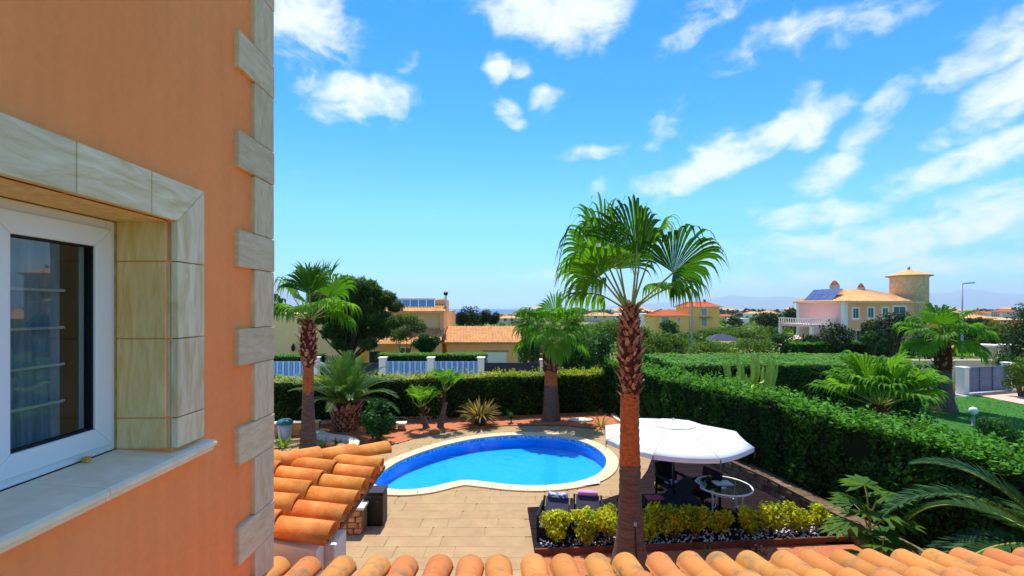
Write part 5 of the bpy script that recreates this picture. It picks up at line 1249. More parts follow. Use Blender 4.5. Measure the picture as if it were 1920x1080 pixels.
o = MB().box(PZ(1845, 680, 31).x - 5, PZ(1845, 680, 31).x + 1.2, 30.8, 31.1, -.1, 1.45).build('boundary_wall', M['sand_wall']); T(o, 'sunlit cream boundary wall behind the blue-grey gate', 'wall')
q = PZ(1925, 640, 30); r = empty('cypress', (q.x, q.y, 0), 0, 'dark cypress at the right edge of the view', 'tree')
p, d_ = blob_points(7000, [(q.x, q.y, 2.5, 1.25, 1.25, 3.0), (q.x + .2, q.y, 3.2, 1.0, 1.0, 2.2), (q.x - .2, q.y + .2, 1.5, 1.3, 1.3, 1.8)], 3); quads_mesh('crown', leaf_quads(p, d_, .08, .5, .6), np.clip(RNG.normal(.3, .2, 7000), 0, 1), M['dark_tree'], r)
MB().tube([(q.x, q.y, -.1), (q.x, q.y, 2.5)], [.16, .08], 8).build('trunk', M['bark_dark'], r)
# street lights
def street_light(label, px, py_top, Z, side=1, zb=0.0):
    q = PZ(px, py_top, Z); root = empty('street_light', (q.x, q.y, zb), 0, label, 'street light', 'street lights')
    MB().tube([(q.x, q.y, zb), (q.x, q.y, 1.2), (q.x, q.y, q.z)], [.12, .10, .06], 10).build('pole', M['steel'], root, smooth=True)
    MB().tube([(q.x, q.y, q.z - .06), (q.x + side * .5, q.y, q.z + .02)], [.05, .045], 8).build('arm', M['steel'], root)
    bevel(MB().obox((q.x + side * .75, q.y, q.z + .02), (.75, .32, .12), 0, 0, -.05).build('lamp_head', M['steel'], root), .03)
street_light('tall street light in front of the yellow house', 1297, 529, 50)
street_light('tall street light right of the tower villa', 1804, 531, 44)
street_light('far small street light above the dark bushes behind the pool', 1108, 588, 90, 1, -.4)
# blue sun sail over the fields
q = PZ(1353, 632, 60); r = empty('shade_canopy', (q.x, q.y, 0), 0, 'dark blue peaked sun shade beyond the hedge block', 'sun shade')
mb = MB(); w = 3.6; mb.add([(q.x - w/2*1.25, q.y - 1.8, .75), (q.x + w/2*1.25, q.y - 1.8, .75), (q.x + w/2*1.25, q.y + 1.8, .75), (q.x - w/2*1.25, q.y + 1.8, .75), (q.x - .5, q.y, 1.55), (q.x + .5, q.y, 1.55)], [(0,1,5,4), (1,2,5), (2,3,4,5), (3,0,4)]); mb.build('canopy', M['awning'], r)
for sx in (-1, 1):
    for sy in (-1, 1): MB().tube([(q.x + sx*2.1, q.y + sy*1.7, -.1), (q.x + sx*2.1, q.y + sy*1.7, .76)], .04, 6).build('post', M['steel'], r)
# ------------------------------------------------------------------ the street fence on the left
FZ = 28.0
fen = empty('street_fence', (PZ(800, 700, FZ).x, FZ, 0), 0, 'white walled street fence with blue slatted panels beyond the hedge', 'fence')
def fx(px, Z=FZ): return (px - 960) / F * Z
for px in (592, 718, 808, 902):
    bevel(MB().box(fx(px) - .2, fx(px) + .2, FZ - .2, FZ + .2, -.1, 1.9).build('post', M['white_wall'], fen), .02)
    bevel(MB().box(fx(px) - .25, fx(px) + .25, FZ - .25, FZ + .25, 1.9, 1.97).build('post_cap', M['white_wall'], fen), .02)
for a, b in ((480, 592), (718, 808), (808, 902)):
    x0, x1 = fx(a) + .2, fx(b) - .2
    MB().box(x0, x1, FZ - .12, FZ + .12, -.1, .78).build('plinth', M['white_wall'], fen)
    n_ = int((x1 - x0) / .165)
    for k in range(n_):
        w = (x1 - x0) / n_; c = x0 + w * (k + .5); MB().box(c - w * .36, c + w * .36, FZ - .02, FZ + .02 + .008 * (k % 2), .82, 1.70).build('slat', M['fence_blue' if k % 2 else 'fence_pale'], fen)
    for z in (.85, 1.6): MB().box(x0, x1, FZ + .035, FZ + .075, z, z + .06).build('rail', M['fence_blue'], fen)
    MB().box(x0, x1, FZ + .08, FZ + .09, .80, 1.66).build('backing', M['fence_blue'], fen)
for (a, b, lab) in ((910, 1012, 'charcoal sliding gate in front of the garage'), (676, 712, 'narrow charcoal gate behind the squat date palm')):
    g = empty('charcoal_gate', (fx((a + b) / 2), FZ, 0), 0, lab, 'gate', 'charcoal gates in the fence'); x0, x1 = fx(a), fx(b); n_ = max(3, int((x1 - x0) / .34))
    for k in range(n_):
        w = (x1 - x0) / n_; MB().box(x0 + w*k + .004, x0 + w*(k+1) - .004, FZ - .03, FZ + .01, .06, 1.62).build('panel', M['fence_dark'], g)
    MB().box(x0, x1, FZ + .013, FZ + .05, .08, 1.6).build('backing', M['fence_dark'], g)
g = empty('gate_pier', (fx(1018), FZ, 0), 0, 'white pier at the right end of the charcoal gate', 'pier', 'piers of the gate')
bevel(MB().box(fx(1018) - .17, fx(1018) + .17, FZ - .2, FZ + .2, -.1, 1.78).build('shaft', M['white_wall'], g), .02); MB().box(fx(1018) - .21, fx(1018) + .21, FZ - .24, FZ + .24, 1.782, 1.84).build('cap', M['white_wall'], g)
a = fx(1030), fx(1125); o = MB().box(a[0], a[1], FZ + .1, FZ + .35, -.1, 1.05).build('low_street_wall', M['cream_wall']); T(o, 'low cream wall right of the charcoal gate', 'wall')
rd = [(-30, 24.0), (40, 24.6), (44, 27.2), (-30, 26.8)]
T(fill_mesh([rd], .0, 'road', M['asphalt']), kind='structure')
rd2 = [P(1215, 702)[:2], P(1280, 690)[:2], P(1285, 708)[:2], P(1215, 712)[:2]]
T(fill_mesh([rd2], .006, 'pavement', M['drive']), kind='structure')

# ------------------------------------------------------------------ houses
def corrugated(mb, a, b, c, d, pitch=.28, amp=.06):
    """tile-ribbed slope: a-b is the eave, d-c the ridge (a below d)"""
    a, b, c, d = (Vector(p) for p in (a, b, c, d)); n_ = max(4, int((b - a).length / pitch)); nr = (b - a).cross(d - a).normalized()
    if nr.z < 0: nr = -nr
    m_ = n_ * 4; vs = []
    for k in range(m_ + 1):
        f = k / m_; off = nr * (amp * abs(math.sin(math.pi * f * n_))); vs += [a.lerp(b, f) + off, d.lerp(c, f) + off]
    mb.add(vs, [(2*k, 2*k+2, 2*k+3, 2*k+1) for k in range(m_)])
def window_on(root, x, y, z, w, h, rz=0, frame='white_wall', glass='dark_glass', t=.08, sill=True):
    """window (> pane, sill) on a wall whose outside faces -y after turning by rz"""
    MM = Matrix.Translation((x, y, z)) @ Matrix.Rotation(rz, 4, 'Z')
    mb = MB(MM); f = t
    mb.box(-w/2 - f, -w/2, -.06, .05, -f, h + f).box(w/2, w/2 + f, -.06, .05, -f, h + f).box(-w/2, w/2, -.06, .05, h, h + f).box(-w/2, w/2, -.06, .05, -f, 0).box(-.02, .02, -.04, .05, 0, h)
    o = mb.build('window', M[frame], root); MB(MM).box(-w/2, w/2, -.025, .04, 0, h).build('pane', M[glass], o)
    if sill: MB(MM).box(-w/2 - f - .05, w/2 + f + .05, -.14, .0, -f - .07, -f - .004).build('sill', M[frame], o)
    return o
# cream house on the left
HZ_ = 40.0; zg = -.85
def hx(px, Z=HZ_): return (px - 960) / F * Z
def hz(py, Z=HZ_): return EYE - (py - HZ) / F * Z
lh = empty('cream_house', (hx(740), HZ_ + 4, zg), 0, 'cream house with garage wing and roof terrace left of the pool', 'house')
MB().box(hx(440), hx(668), HZ_ + .6, HZ_ + 9, zg, hz(588)).build('wall', M['cream_wall'], lh)
MB().box(hx(690), hx(826), HZ_ + .0, HZ_ + 8, zg, hz(583)).build('wall', M['cream_wall'], lh)
MB().box(hx(826) + .004, hx(833), HZ_ - .3, HZ_ + 8, zg, hz(583)).build('corner_strip', M['peach_wall'], lh)
mb = MB(); z0 = hz(584); corrugated(mb, (hx(682), HZ_ - .45, z0 + .02), (hx(836), HZ_ - .45, z0 + .02), (hx(836), HZ_ + .9, z0 + .42), (hx(682), HZ_ + .9, z0 + .42)); mb.build('eave_tiles', M['roof_far'], lh)
MB().box(hx(684), hx(834), HZ_ - .4, HZ_ + .3, z0 - .14, z0 + .015).build('cornice', M['peach_wall'], lh)
mb = MB(); x0, x1 = hx(733), hx(811)
rl = None
for k in range(5):
    a, b = x0 + (x1 - x0) * k / 5, x0 + (x1 - x0) * (k + 1) / 5
    MB().box(a + .02, b - .02, HZ_ + 1.0, HZ_ + 1.03, hz(574), hz(562)).build('balustrade_pane', M['fence_blue'], lh)
MB().box(x0 - .05, x1 + .05, HZ_ + .97, HZ_ + 1.06, hz(562) + .003, hz(559)).build('handrail', M['white_wall'], lh)
mb = MB(); corrugated(mb, (hx(813), HZ_ + .4, hz(578)), (hx(832), HZ_ + .4, hz(578)), (hx(832), HZ_ + 2.0, hz(560)), (hx(813), HZ_ + 2.0, hz(560))); mb.build('stair_roof', M['roof_far'], lh)
MB().box(hx(812), hx(833), HZ_ + 1.0, HZ_ + 3, hz(584), hz(562)).build('stair_wall', M['peach_wall'], lh)
q = (hx(833), HZ_ + .9); MB().tube([(*q, hz(582)), (*q, hz(552))], .1, 8).build('chimney_pipe', M['white_plaster'], lh); MB().lathe([(.16, 0), (.22, .22), (.1, .32)], (*q, hz(553)), 10).build('chimney_cowl', M['black'], lh)
# low porch roof and garage wing
MB().box(hx(715), hx(833), HZ_ - 2.0, HZ_ - .003, zg, hz(641)).build('porch_wall', M['peach_wall'], lh)
mb = MB(); corrugated(mb, (hx(700), HZ_ - 2.5, hz(641)), (hx(834), HZ_ - 2.5, hz(641)), (hx(834), HZ_ - .02, hz(615) - .05), (hx(700), HZ_ - .02, hz(615) - .05)); mb.build('porch_roof', M['roof_far'], lh)
o = MB().box(hx(706), hx(731), HZ_ - 2.06, HZ_ - 2.003, zg, hz(655)).build('doorway', M['dark_glass'], lh)
GZ = HZ_ - 1.2
MB().box(hx(838, GZ), hx(976, GZ), GZ, GZ + 6, zg, hz(641, GZ)).build('garage_wall', M['peach_wall'], lh)
mb = MB(); e0 = hz(641, GZ) + .02; rz_ = hz(612, GZ + 3)
corrugated(mb, (hx(832, GZ), GZ - .4, e0 - .05), (hx(980, GZ), GZ - .4, e0 - .05), (hx(972, GZ + 3), GZ + 3, rz_), (hx(834, GZ + 3), GZ + 3, rz_)); mb.build('garage_roof', M['roof_far'], lh)
MB().box(hx(832, GZ), hx(980, GZ), GZ - .36, GZ - .004, e0 - .18, e0 - .06).build('garage_cornice', M['roof_far'], lh)
gd = MB().box(hx(908, GZ), hx(950, GZ), GZ - .03, GZ - .004, zg, hz(660, GZ)).build('garage_door', M['white_wall'], lh)
MB().box(hx(904, GZ), hx(954, GZ), GZ - .08, GZ - .035, hz(660, GZ) + .003, hz(657, GZ)).build('lintel', M['roof_far'], gd)
for k in range(4): MB().box(hx(908.5, GZ), hx(949.5, GZ), GZ - .045, GZ - .032, hz(660, GZ) - .40 * k - .38, hz(660, GZ) - .40 * k - .03).build('door_panel', M['white_wall'], gd)
window_on(lh, hx(770), HZ_ - 2.004, hz(668), .8, .9)
wl = empty('wall_lantern', (hx(545), HZ_ + .5, hz(660)), 0, 'black wall lantern on the cream wall behind the left palm', 'lantern')
MB().lathe([(.02, 0), (.14, .12), (.18, .42), (.05, .62), (.02, .7)], (hx(545), HZ_ + .42, hz(660)), 8).build('body', M['black'], wl); MB().box(hx(545) - .04, hx(545) + .04, HZ_ + .42, HZ_ + .6, hz(660) + .62, hz(660) + .68).build('bracket', M['black'], wl)
# pink villa with the round tower
vz = 55.0; vr = math.radians(10); vc = Vector(((1583 - 960) / F * vz, vz, 0))
vil = empty('pink_villa', tuple(vc), vr, 'pink villa with solar panels and a round stone tower', 'villa'); VM = chain(vil)
he = 5.62; LB, LA = 10.6, 6.9
mb = MB(VM); mb.box(.0, LB, 0.0, LA, -.2, he); w0 = mb.build('wall', M['salmon_lit_wall'], vil)
MB(VM).box(-.03, -.004, .004, LA, -.2, he - .01).build('side_wall', M['pink_shade_wall'], vil)  # thin panel whose greyer pink paints this side's shade
for (x, y) in ((0, 0), (0, LA - .02)):
    bevel(MB(VM).box(x - .06, x + .45, y - .06, y + .4, -.2, he + .0).build('quoin_strip', M['white_wall'], vil), .02)
MB(VM).box(-.5, LB + .5, -.5, LA + .5, he + .002, he + .17).build('cornice', M['white_wall'], vil)
zt = he + .17; ov = .75; rh = 1.55; hw = (LA + 2*ov) / 2
A_, B_, C_, D_ = (-ov, -ov, zt), (LB + ov, -ov, zt), (LB + ov, LA + ov, zt), (-ov, LA + ov, zt); E_, G_ = (-ov + hw, LA / 2, zt + rh), (LB + ov - hw, LA / 2, zt + rh)
mb = MB(VM); corrugated(mb, A_, B_, G_, E_, .35, .07); corrugated(mb, C_, D_, E_, G_, .35, .07); corrugated(mb, D_, A_, E_, E_, .35, .07); corrugated(mb, B_, C_, G_, G_, .35, .07); mb.build('roof', M['roof_tan'], vil)
def on_left_slope(u, v): # left hip slope
    p = Vector(D_).lerp(Vector(A_), u); return p.lerp(Vector(E_), v)
sp_ = Vector((0, 0, .16))
for i in range(4):
    for j in range(2):
        def sl(u, v):
            # a raised rack over the front slope's left end, tilted to the sun
            return Vector((-.45 + 2.0 * v, 5.6 - 4.4 * u + .5 * v, zt + .2 + 1.45 * v))
        a = [sl(i/4 + .006, j/2 + .01), sl((i+1)/4 - .006, j/2 + .01), sl((i+1)/4 - .006, (j+1)/2 - .01), sl(i/4 + .006, (j+1)/2 - .01)]
        MB(VM).add([tuple(p) for p in a] + [tuple(p - Vector((0, -.02, .05))) for p in a], [(0,1,2,3), (7,6,5,4), (0,4,5,1), (1,5,6,2), (2,6,7,3), (3,7,4,0)]).build('solar_panel', M['solar'], vil)
for (x, y, hgt, w) in ((2.9, 4.2, 2.55, .8), (6.3, 3.6, 2.2, .62)):
    o = bevel(MB(VM).box(x - w/2, x + w/2, y - w/2, y + w/2, zt + .6, zt + hgt - .3).build('chimney', M['sand_wall'], vil), .02)
    MB(VM).lathe([(w*.75, 0), (w*.78, .08), (w*.35, .42), (.05, .55)], (x, y, zt + hgt - .297), 4).build('chimney_cap', M['roof_red'], o)
for (px, w, h_, zb) in ((1604, .75, 1.15, 3.75), (1632, .75, 1.15, 3.8), (1659, .75, 1.1, 3.85), (1686, 1.7, 1.5, 3.6)):
    t = (px - 960) / F; c, s = math.cos(vr), math.sin(vr); L_ = (t * vc.y - vc.x) / (c - t * s); q = VM @ Vector((L_, -.004, 0)); window_on(vil, q.x, q.y, zb, w, h_, vr, t=.2)
for (px, w, h_, zb) in ((1612, 1.0, 1.6, .6), (1668, 1.0, 1.6, .6)):
    t = (px - 960) / F; c, s = math.cos(vr), math.sin(vr); L_ = (t * vc.y - vc.x) / (c - t * s); q = VM @ Vector((L_, -.004, 0)); window_on(vil, q.x, q.y, zb, w, h_, vr, t=.16)
tc_ = Vector(((1704 - 960) / F * 58.5, 58.5, 0)); tw = 1.95
tower = []
MB().lathe([(tw, -.2), (tw, 8.85), (tw + .25, 9.0)], (tc_.x, tc_.y, 0), 40).build('tower_wall', M['tower_stone'], vil, smooth=True)
mb = MB(); mb.lathe([(tw + .42, 9.0), (tw + .45, 9.12), (.25, 9.85), (.02, 9.9)], (tc_.x, tc_.y, 0), 40); tr_ = mb.build('tower_roof', M['roof_tan'], vil)
MB().lathe([(.12, 9.85), (.16, 10.0), (.16, 10.2), (.03, 10.35)], (tc_.x, tc_.y, 0), 10).build('finial', M['steel'], tr_)
# balcony over an arch on the villa's left
bx0, by0, bx1, by1 = -3.6, 1.0, -.08, 6.4
MB(VM).box(bx0, bx1, by0, by1, 2.62, 2.95).build('balcony_slab', M['pink_shade_wall'], vil)
mb = MB(VM); K = 14; xs = [bx0 + .35 + (bx1 - bx0 - .45) * k / K for k in range(K + 1)]; zz = [1.45 + .95 * math.sin(math.pi * k / K) for k in range(K + 1)]
vs = [(x, by0 - .0, z) for x, z in zip(xs, zz)] + [(x, by0 - .0, 2.617) for x in xs] + [(x, by0 + .3, z) for x, z in zip(xs, zz)] + [(x, by0 + .3, 2.617) for x in xs]; k1 = K + 1
mb.add(vs, [(k, k+1, k1+k+1, k1+k) for k in range(K)] + [(2*k1+k+1, 2*k1+k, 3*k1+k, 3*k1+k+1) for k in range(K)] + [(k+1, k, 2*k1+k, 2*k1+k+1) for k in range(K)]); mb.build('arch', M['pink_shade_wall'], vil)
for (x, y) in ((bx0 + .17, by0 + .17), (bx0 + .17, by1 - .2)): MB(VM).box(x - .17, x + .17, y - .17, y + .17, -.2, 2.617).build('arch_pillar', M['white_wall'], vil)
for k in range(13):
    x = bx0 + .1 + (bx1 - bx0 - .2) * k / 12; MB(VM).lathe([(.05, 0), (.09, .2), (.05, .45), (.06, .62)], (x, by0 + .08, 2.953), 8).build('baluster', M['white_wall'], vil)
MB(VM).box(bx0, bx1, by0 - .02, by0 + .18, 3.576, 3.70).build('balcony_rail', M['white_wall'], vil)
for k in range(14):
    y = by0 + .3 + (by1 - by0 - .4) * k / 13; MB(VM).lathe([(.05, 0), (.09, .2), (.05, .45), (.06, .62)], (bx0 + .08, y, 2.953), 8).build('baluster', M['white_wall'], vil)
MB(VM).box(bx0 - .02, bx0 + .18, by0 + .185, by1, 3.576, 3.70).build('balcony_rail', M['white_wall'], vil)
mb = MB(VM); mb.add([(bx0 - 4.4, by0 + .6, -.1), (bx0 - .2, by0 + .6, -.1), (bx0 - .2, by0 + .6, 1.5), (bx0 - 4.4, by0 + 2.2, -.1), (bx0 - .2, by0 + 2.2, -.1), (bx0 - .2, by0 + 2.2, 1.5)], [(0,1,2), (5,4,3), (0,2,5,3), (1,4,5,2)]); mb.build('ramp', M['sand_wall'], vil)
# generic house with hip or gable roof
def small_house(name, label, px0, px1, py_base, py_eave, py_top, Z, wall, roof, depth=8, wins=(), group=None, zb=None, shade='shutter', hip=.35, flat=False):
    x0, x1 = hx(px0, Z), hx(px1, Z); zb_ = hz(py_base, Z) if zb is None else zb; ze_ = hz(py_eave, Z); zt_ = hz(py_top, Z)
    root = empty(name, ((x0 + x1)/2, Z, zb_), 0, label, 'house', group); MB().box(x0, x1, Z, Z + depth, zb_ - .4, ze_).build('wall', M[wall], root)
    o_ = .45 if not flat else .1; hp = (x1 - x0) * hip
    if flat: MB().box(x0 - o_, x1 + o_, Z - o_, Z + depth + o_, ze_ + .003, zt_).build('roof', M[roof], root)
    else:
        zt2 = EYE + (zt_ - EYE) * (Z + depth / 2) / Z
        mb = MB(); a, b, c, d = (x0 - o_, Z - o_, ze_), (x1 + o_, Z - o_, ze_), (x1 + o_, Z + depth + o_, ze_), (x0 - o_, Z + depth + o_, ze_); e, g = (x0 + hp, Z + depth/2, zt2), (x1 - hp, Z + depth/2, zt2)
        corrugated(mb, a, b, g, e, .4, .07); corrugated(mb, c, d, e, g, .4, .07); corrugated(mb, d, a, e, e, .4, .07); corrugated(mb, b, c, g, g, .4, .07); mb.build('roof', M[roof], root)
        MB().box(x0 - o_ + .06, x1 + o_ - .06, Z - o_ + .06, Z + depth + o_ - .06, ze_ - .12, ze_ - .004).build('eaves', M[wall], root)
    for (px, py, w, h_) in wins: window_on(root, hx(px, Z), Z - .004, hz(py, Z), w, h_, 0, t=.1, glass=shade, sill=False)
    return root
yh = small_house('yellow_house', 'taller yellow house block with red roof beyond the fields', 1292, 1349, 622, 575, 566, 88, 'yellow_wall', 'roof_red', 7, [(1320, 591, 1.0, 1.3), (1320, 611, 1.0, 1.5)], 'two blocks of the yellow house', hip=.2)
MB().box(hx(1311, 88), hx(1332, 88), 87.1, 87.99, hz(596, 88), hz(594.5, 88)).build('balcony', M['roof_red'], yh)
MB().tube([(hx(1335, 88), 91.4, hz(570, 88)), (hx(1335, 88), 91.4, hz(561, 88))], .25, 8).build('chimney', M['roof_red'], yh)
small_house('yellow_house', 'lower yellow house block with red roof left of the street light', 1229, 1291.5, 628, 592, 581, 86, 'yellow_wall', 'roof_red', 7, [(1247, 602, 1.4, .8), (1273, 603, .5, .8)], 'two blocks of the yellow house', hip=.3)
small_house('ochre_house', 'long ochre house with tan roof right of the tower villa', 1742, 1862, 606, 597, 582, 80, 'ochre_wall', 'roof_tan', 9, [(1833, 603, 1.2, .5)], 'low houses on the right', hip=.3, zb=-.2)
small_house('ochre_house', 'smaller ochre house with tan roof near the right edge', 1864, 1912, 606, 600, 594, 83, 'ochre_wall', 'roof_tan', 9, [(1882, 605, 1.2, .5)], 'low houses on the right', hip=.25, zb=-.2)
small_house('white_house', 'white house behind the ochre houses on the right', 1853, 1880, 600, 588, 584, 120, 'white_wall', 'roof_red', 8, [(1862, 594, 1, 1.2), (1870, 594, 1, 1.2)], hip=.2, zb=-.6)
small_house('white_house', 'small white cube house in the distance right of the yellow house', 1379, 1405, 616, 598, 597, 140, 'white_wall', 'white_wall', 6, [], flat=True, zb=-1)
small_house('white_house', 'white terrace house left of the yellow house', 1206, 1228, 608, 592, 588, 130, 'white_wall', 'white_wall', 8, [(1212, 603, 1.2, 1.2), (1221, 603, 1.2, 1.2)], flat=True, zb=-1)
far = [(1100, 1150, 592, 586, 210, 'sand_wall', 'roof_tan', 'pale row house with tan roof behind the tall palm'), (1152, 1172, 592, 587, 215, 'white_wall', 'roof_tan', 'little white house just left of the tall palm trunk'), (935, 972, 597, 592, 190, 'sand_wall', 'roof_tan', 'sand coloured house seen right of the garage roof'),
       (1352, 1378, 593, 589, 260, 'sand_wall', 'roof_red', 'sand coloured house with red roof right of the yellow house'), (1405, 1428, 588, 584, 330, 'white_wall', 'roof_tan', 'distant white house before the dark woodland'), (1430, 1462, 588, 583, 340, 'sand_wall', 'roof_tan', 'distant sand coloured house left of the pink villa'),
       (1752, 1775, 583, 580, 420, 'white_wall', 'roof_tan', 'distant white house just right of the tower'), (1880, 1910, 584, 579, 300, 'sand_wall', 'roof_red', 'distant house with red roof at the right edge'), (1003, 1022, 595, 591, 230, 'white_wall', 'roof_tan', 'white house half hidden by the flat-topped palm'), (1064, 1092, 592, 588, 240, 'sand_wall', 'roof_tan', 'sand coloured house between the two fan palms')]
for (a, b, e, t, Z, w, r, lab) in far:
    z_ = gh(hx((a+b)/2, Z), Z); small_house('distant_house', lab, a, b, 600, e, t, Z, w, r, 9, [((a*2+b)/3, e + 5, 1.2, 1.3), ((a+2*b)/3, e + 5, 1.2, 1.3)], 'houses in the distance', zb=z_, hip=.25, shade='dark_glass')
# ------------------------------------------------------------------ trees and bushes beyond the garden
def limb_tree(name, label, x, y, z, h, blobs, leaf, n, m, trunk_r=.18, bark='bark', aspect=.5, wild=.8, seed=0, group=None, lift=.2, shell=.3):
    """root > trunk, crown"""
    rnd = random.Random(seed); root = empty(name, (x, y, z), 0, label, 'tree', group); mb = MB()
    fork = Vector((x + rnd.uniform(-.1, .1), y, z + h * .35)); mb.tube([(x, y, z - .1), (x + .04, y, z + h * .18), tuple(fork)], [trunk_r * 1.3, trunk_r, trunk_r * .8], 9)
    for b in blobs:
        c = Vector(b[:3]); mid = fork.lerp(c, .5) + Vector((rnd.uniform(-.2, .2), 0, -.15)); mb.tube([tuple(fork), tuple(mid), tuple(c)], [trunk_r * .42, trunk_r * .25, trunk_r * .1], 6)
    mb.build('trunk', M[bark], root, smooth=True)
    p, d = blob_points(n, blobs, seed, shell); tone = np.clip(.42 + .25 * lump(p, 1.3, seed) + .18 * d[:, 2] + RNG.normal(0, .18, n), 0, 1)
    quads_mesh('crown', leaf_quads(p, d, leaf, aspect, wild, lift), tone, m, root); return root
# the pine in front of the cream house
Z = 33.0; rnd = random.Random(2); B = []
for (px, py, r) in [(620, 548, 26), (650, 530, 20), (680, 538, 24), (640, 570, 30), (690, 575, 34), (720, 560, 22), (742, 575, 14), (610, 590, 26), (660, 602, 30), (710, 600, 26), (600, 560, 22), (735, 605, 16), (580, 600, 18), (752, 600, 14), (630, 622, 24), (670, 628, 26), (712, 622, 20), (640, 645, 16), (690, 645, 16), (665, 555, 24), (700, 545, 16)]:
    q = PZ(px, py, Z + rnd.uniform(-1.1, 1.1)); r_ = r / F * Z; B.append((q.x, q.y, q.z, r_ * 1.1, r_ * 1.1, r_ * .72))
q = PZ(655, 690, Z); limb_tree('pine_tree', 'broad dark pine standing in front of the cream house', q.x, q.y, -.5, 4.6, B, .21, 26000, M['pine'], .2, 'bark_dark', .2, .9, 3, lift=.5)
rnd = random.Random(6); B = []
for (px, py, r) in [(800, 650, 14), (815, 640, 10), (785, 645, 10), (795, 635, 9)]:
    q = PZ(px, py, 31 + rnd.uniform(-.4, .4)); r_ = r / F * 31; B.append((q.x, q.y, q.z, r_ * 1.2, r_ * 1.1, r_))
q = PZ(800, 690, 31); limb_tree('garden_tree', 'small dark tree behind the blue fence panels', q.x, q.y, -.1, 2.0, B, .10, 2600, M['shrub'], .09, seed=5)
rnd = random.Random(7); B = []
for (px, py, r) in [(770, 600, 14), (785, 612, 14), (760, 625, 16), (745, 630, 14)]:
    q = PZ(px, py, 36 + rnd.uniform(-.4, .4)); r_ = r / F * 36; B.append((q.x, q.y, q.z, r_ * 1.1, r_ * 1.1, r_))
q = PZ(765, 690, 36); limb_tree('garden_tree', 'olive-green tree by the wall of the cream house', q.x, q.y, -.6, 3.2, B, .11, 2600, M['pine'], .1, 'bark_dark', .25, seed=8)
for k, (px0, rr_, Z) in enumerate([(865, 20, 62), (884, 26, 64), (905, 18, 66), (848, 14, 60), (925, 14, 70)]):
    rnd = random.Random(k); q = PZ(px0, 598, Z); r_ = rr_ / F * Z
    B = [(q.x + rnd.uniform(-.4, .4) * r_, q.y, q.z + rnd.uniform(-.3, .5) * r_, r_ * .6, r_ * .6, r_ * .6) for _ in range(5)]
    limb_tree('dark_tree', ['second dark tree behind the garage roof, from the left', 'tallest dark tree behind the garage roof', 'fourth dark tree behind the garage roof, from the left', 'leftmost dark tree behind the garage roof', 'rightmost dark tree behind the garage roof'][k], q.x, q.y, -1.2, q.z + 1.0, B, .2, 1500, M['dark_tree'], .15, 'bark_dark', .3, seed=k, group='dark trees behind the garage')
# bushes between the pool garden and the far houses: px, py of the middle, half width px, half height px, distance
bs = [(1085, 662, 48, 40, 25.5, 'shrub', 'large dark green bush behind the flat-topped palm'), (1128, 650, 30, 30, 26.5, 'shrub', 'dark green bush left of the tall palm trunk'), (1050, 690, 22, 22, 25, 'shrub', 'small dark bush above the low cream wall'),
      (1232, 668, 38, 36, 33, 'olive', 'pale olive bush right of the tall palm trunk'), (1262, 652, 34, 28, 40, 'olive', 'olive bush at the left end of the hedge block'), (1205, 640, 30, 24, 44, 'olive', 'olive bush low behind the tall palm trunk'), (1140, 622, 60, 18, 60, 'olive', 'wide olive thicket beyond the dark bushes'), (1228, 690, 26, 16, 29, 'olive', 'low olive bush by the pale pavement'),
      (1255, 620, 20, 16, 72, 'shrub', 'green bush below the lower yellow block'), (1300, 640, 46, 16, 62, 'olive', 'olive thicket around the foot of the street light'), (1345, 627, 40, 12, 74, 'olive', 'olive thicket under the taller yellow block'), (1400, 634, 50, 14, 66, 'olive', 'olive thicket beyond the blue sun shade'), (1440, 628, 40, 14, 70, 'olive', 'olive thicket left of the villa ramp'),
      (1446, 606, 34, 18, 85, 'dark_tree', 'dark clump of trees left of the villa balcony'), (1490, 590, 18, 14, 90, 'dark_tree', 'dark tree behind the villa balcony'), (1378, 602, 16, 10, 110, 'dark_tree', 'dark tree between the yellow and the white cube house'), (1185, 600, 14, 18, 100, 'dark_tree', 'dark tree just right of the tall palm trunk'), (1075, 598, 22, 14, 80, 'grassleaf', 'yellow-green tree behind the flat-topped palm'),
      (1000, 640, 26, 30, 31, 'shrub', 'green bush right of the garage wing'), (985, 612, 18, 22, 45, 'shrub', 'green tree at the corner of the garage roof'), (1570, 628, 32, 18, 46, 'dark_tree', 'dark round bush before the villa corner'), (1632, 618, 22, 24, 47, 'dark_tree', 'dark tree before the villa windows, left'), (1672, 620, 38, 34, 44, 'dark_tree', 'large grey-green tree before the tower'), (1640, 640, 26, 18, 44, 'shrub', 'green bush below the villa windows'),
      (1830, 628, 40, 26, 52, 'dark_tree', 'dark thicket in front of the ochre house'), (1870, 630, 38, 24, 50, 'olive', 'brownish thicket behind the stone columns'), (1790, 640, 30, 22, 48, 'dark_tree', 'dark thicket behind the stout lawn palm'), (1740, 650, 26, 24, 40, 'dark_tree', 'dark bush between tower and lawn palm'), (1885, 672, 20, 10, 28, 'shrub', 'small round bush on the wall by the gate'), (1915, 700, 30, 34, 25.5, 'olive', 'brown-green bush right of the blue-grey gate'),
      (1880, 800, 46, 16, 15.5, 'shrub', 'low dark bush at the right edge of the lawn'), (1690, 715, 34, 26, 23, 'shrub', 'dark green bush left of the stout lawn palm'), (1462, 640, 34, 12, 47, 'shrub', 'green bush at the foot of the villa ramp'), (1412, 646, 44, 10, 46, 'olive', 'low olive bush just beyond the hedge block, right of the sun shade'), (1340, 650, 46, 10, 44, 'olive', 'low olive bush just beyond the hedge block, below the sun shade'), (1520, 640, 30, 12, 47, 'dark_tree', 'dark low bush before the villa arch'), (1330, 597, 0, 0, 0, '', '')]
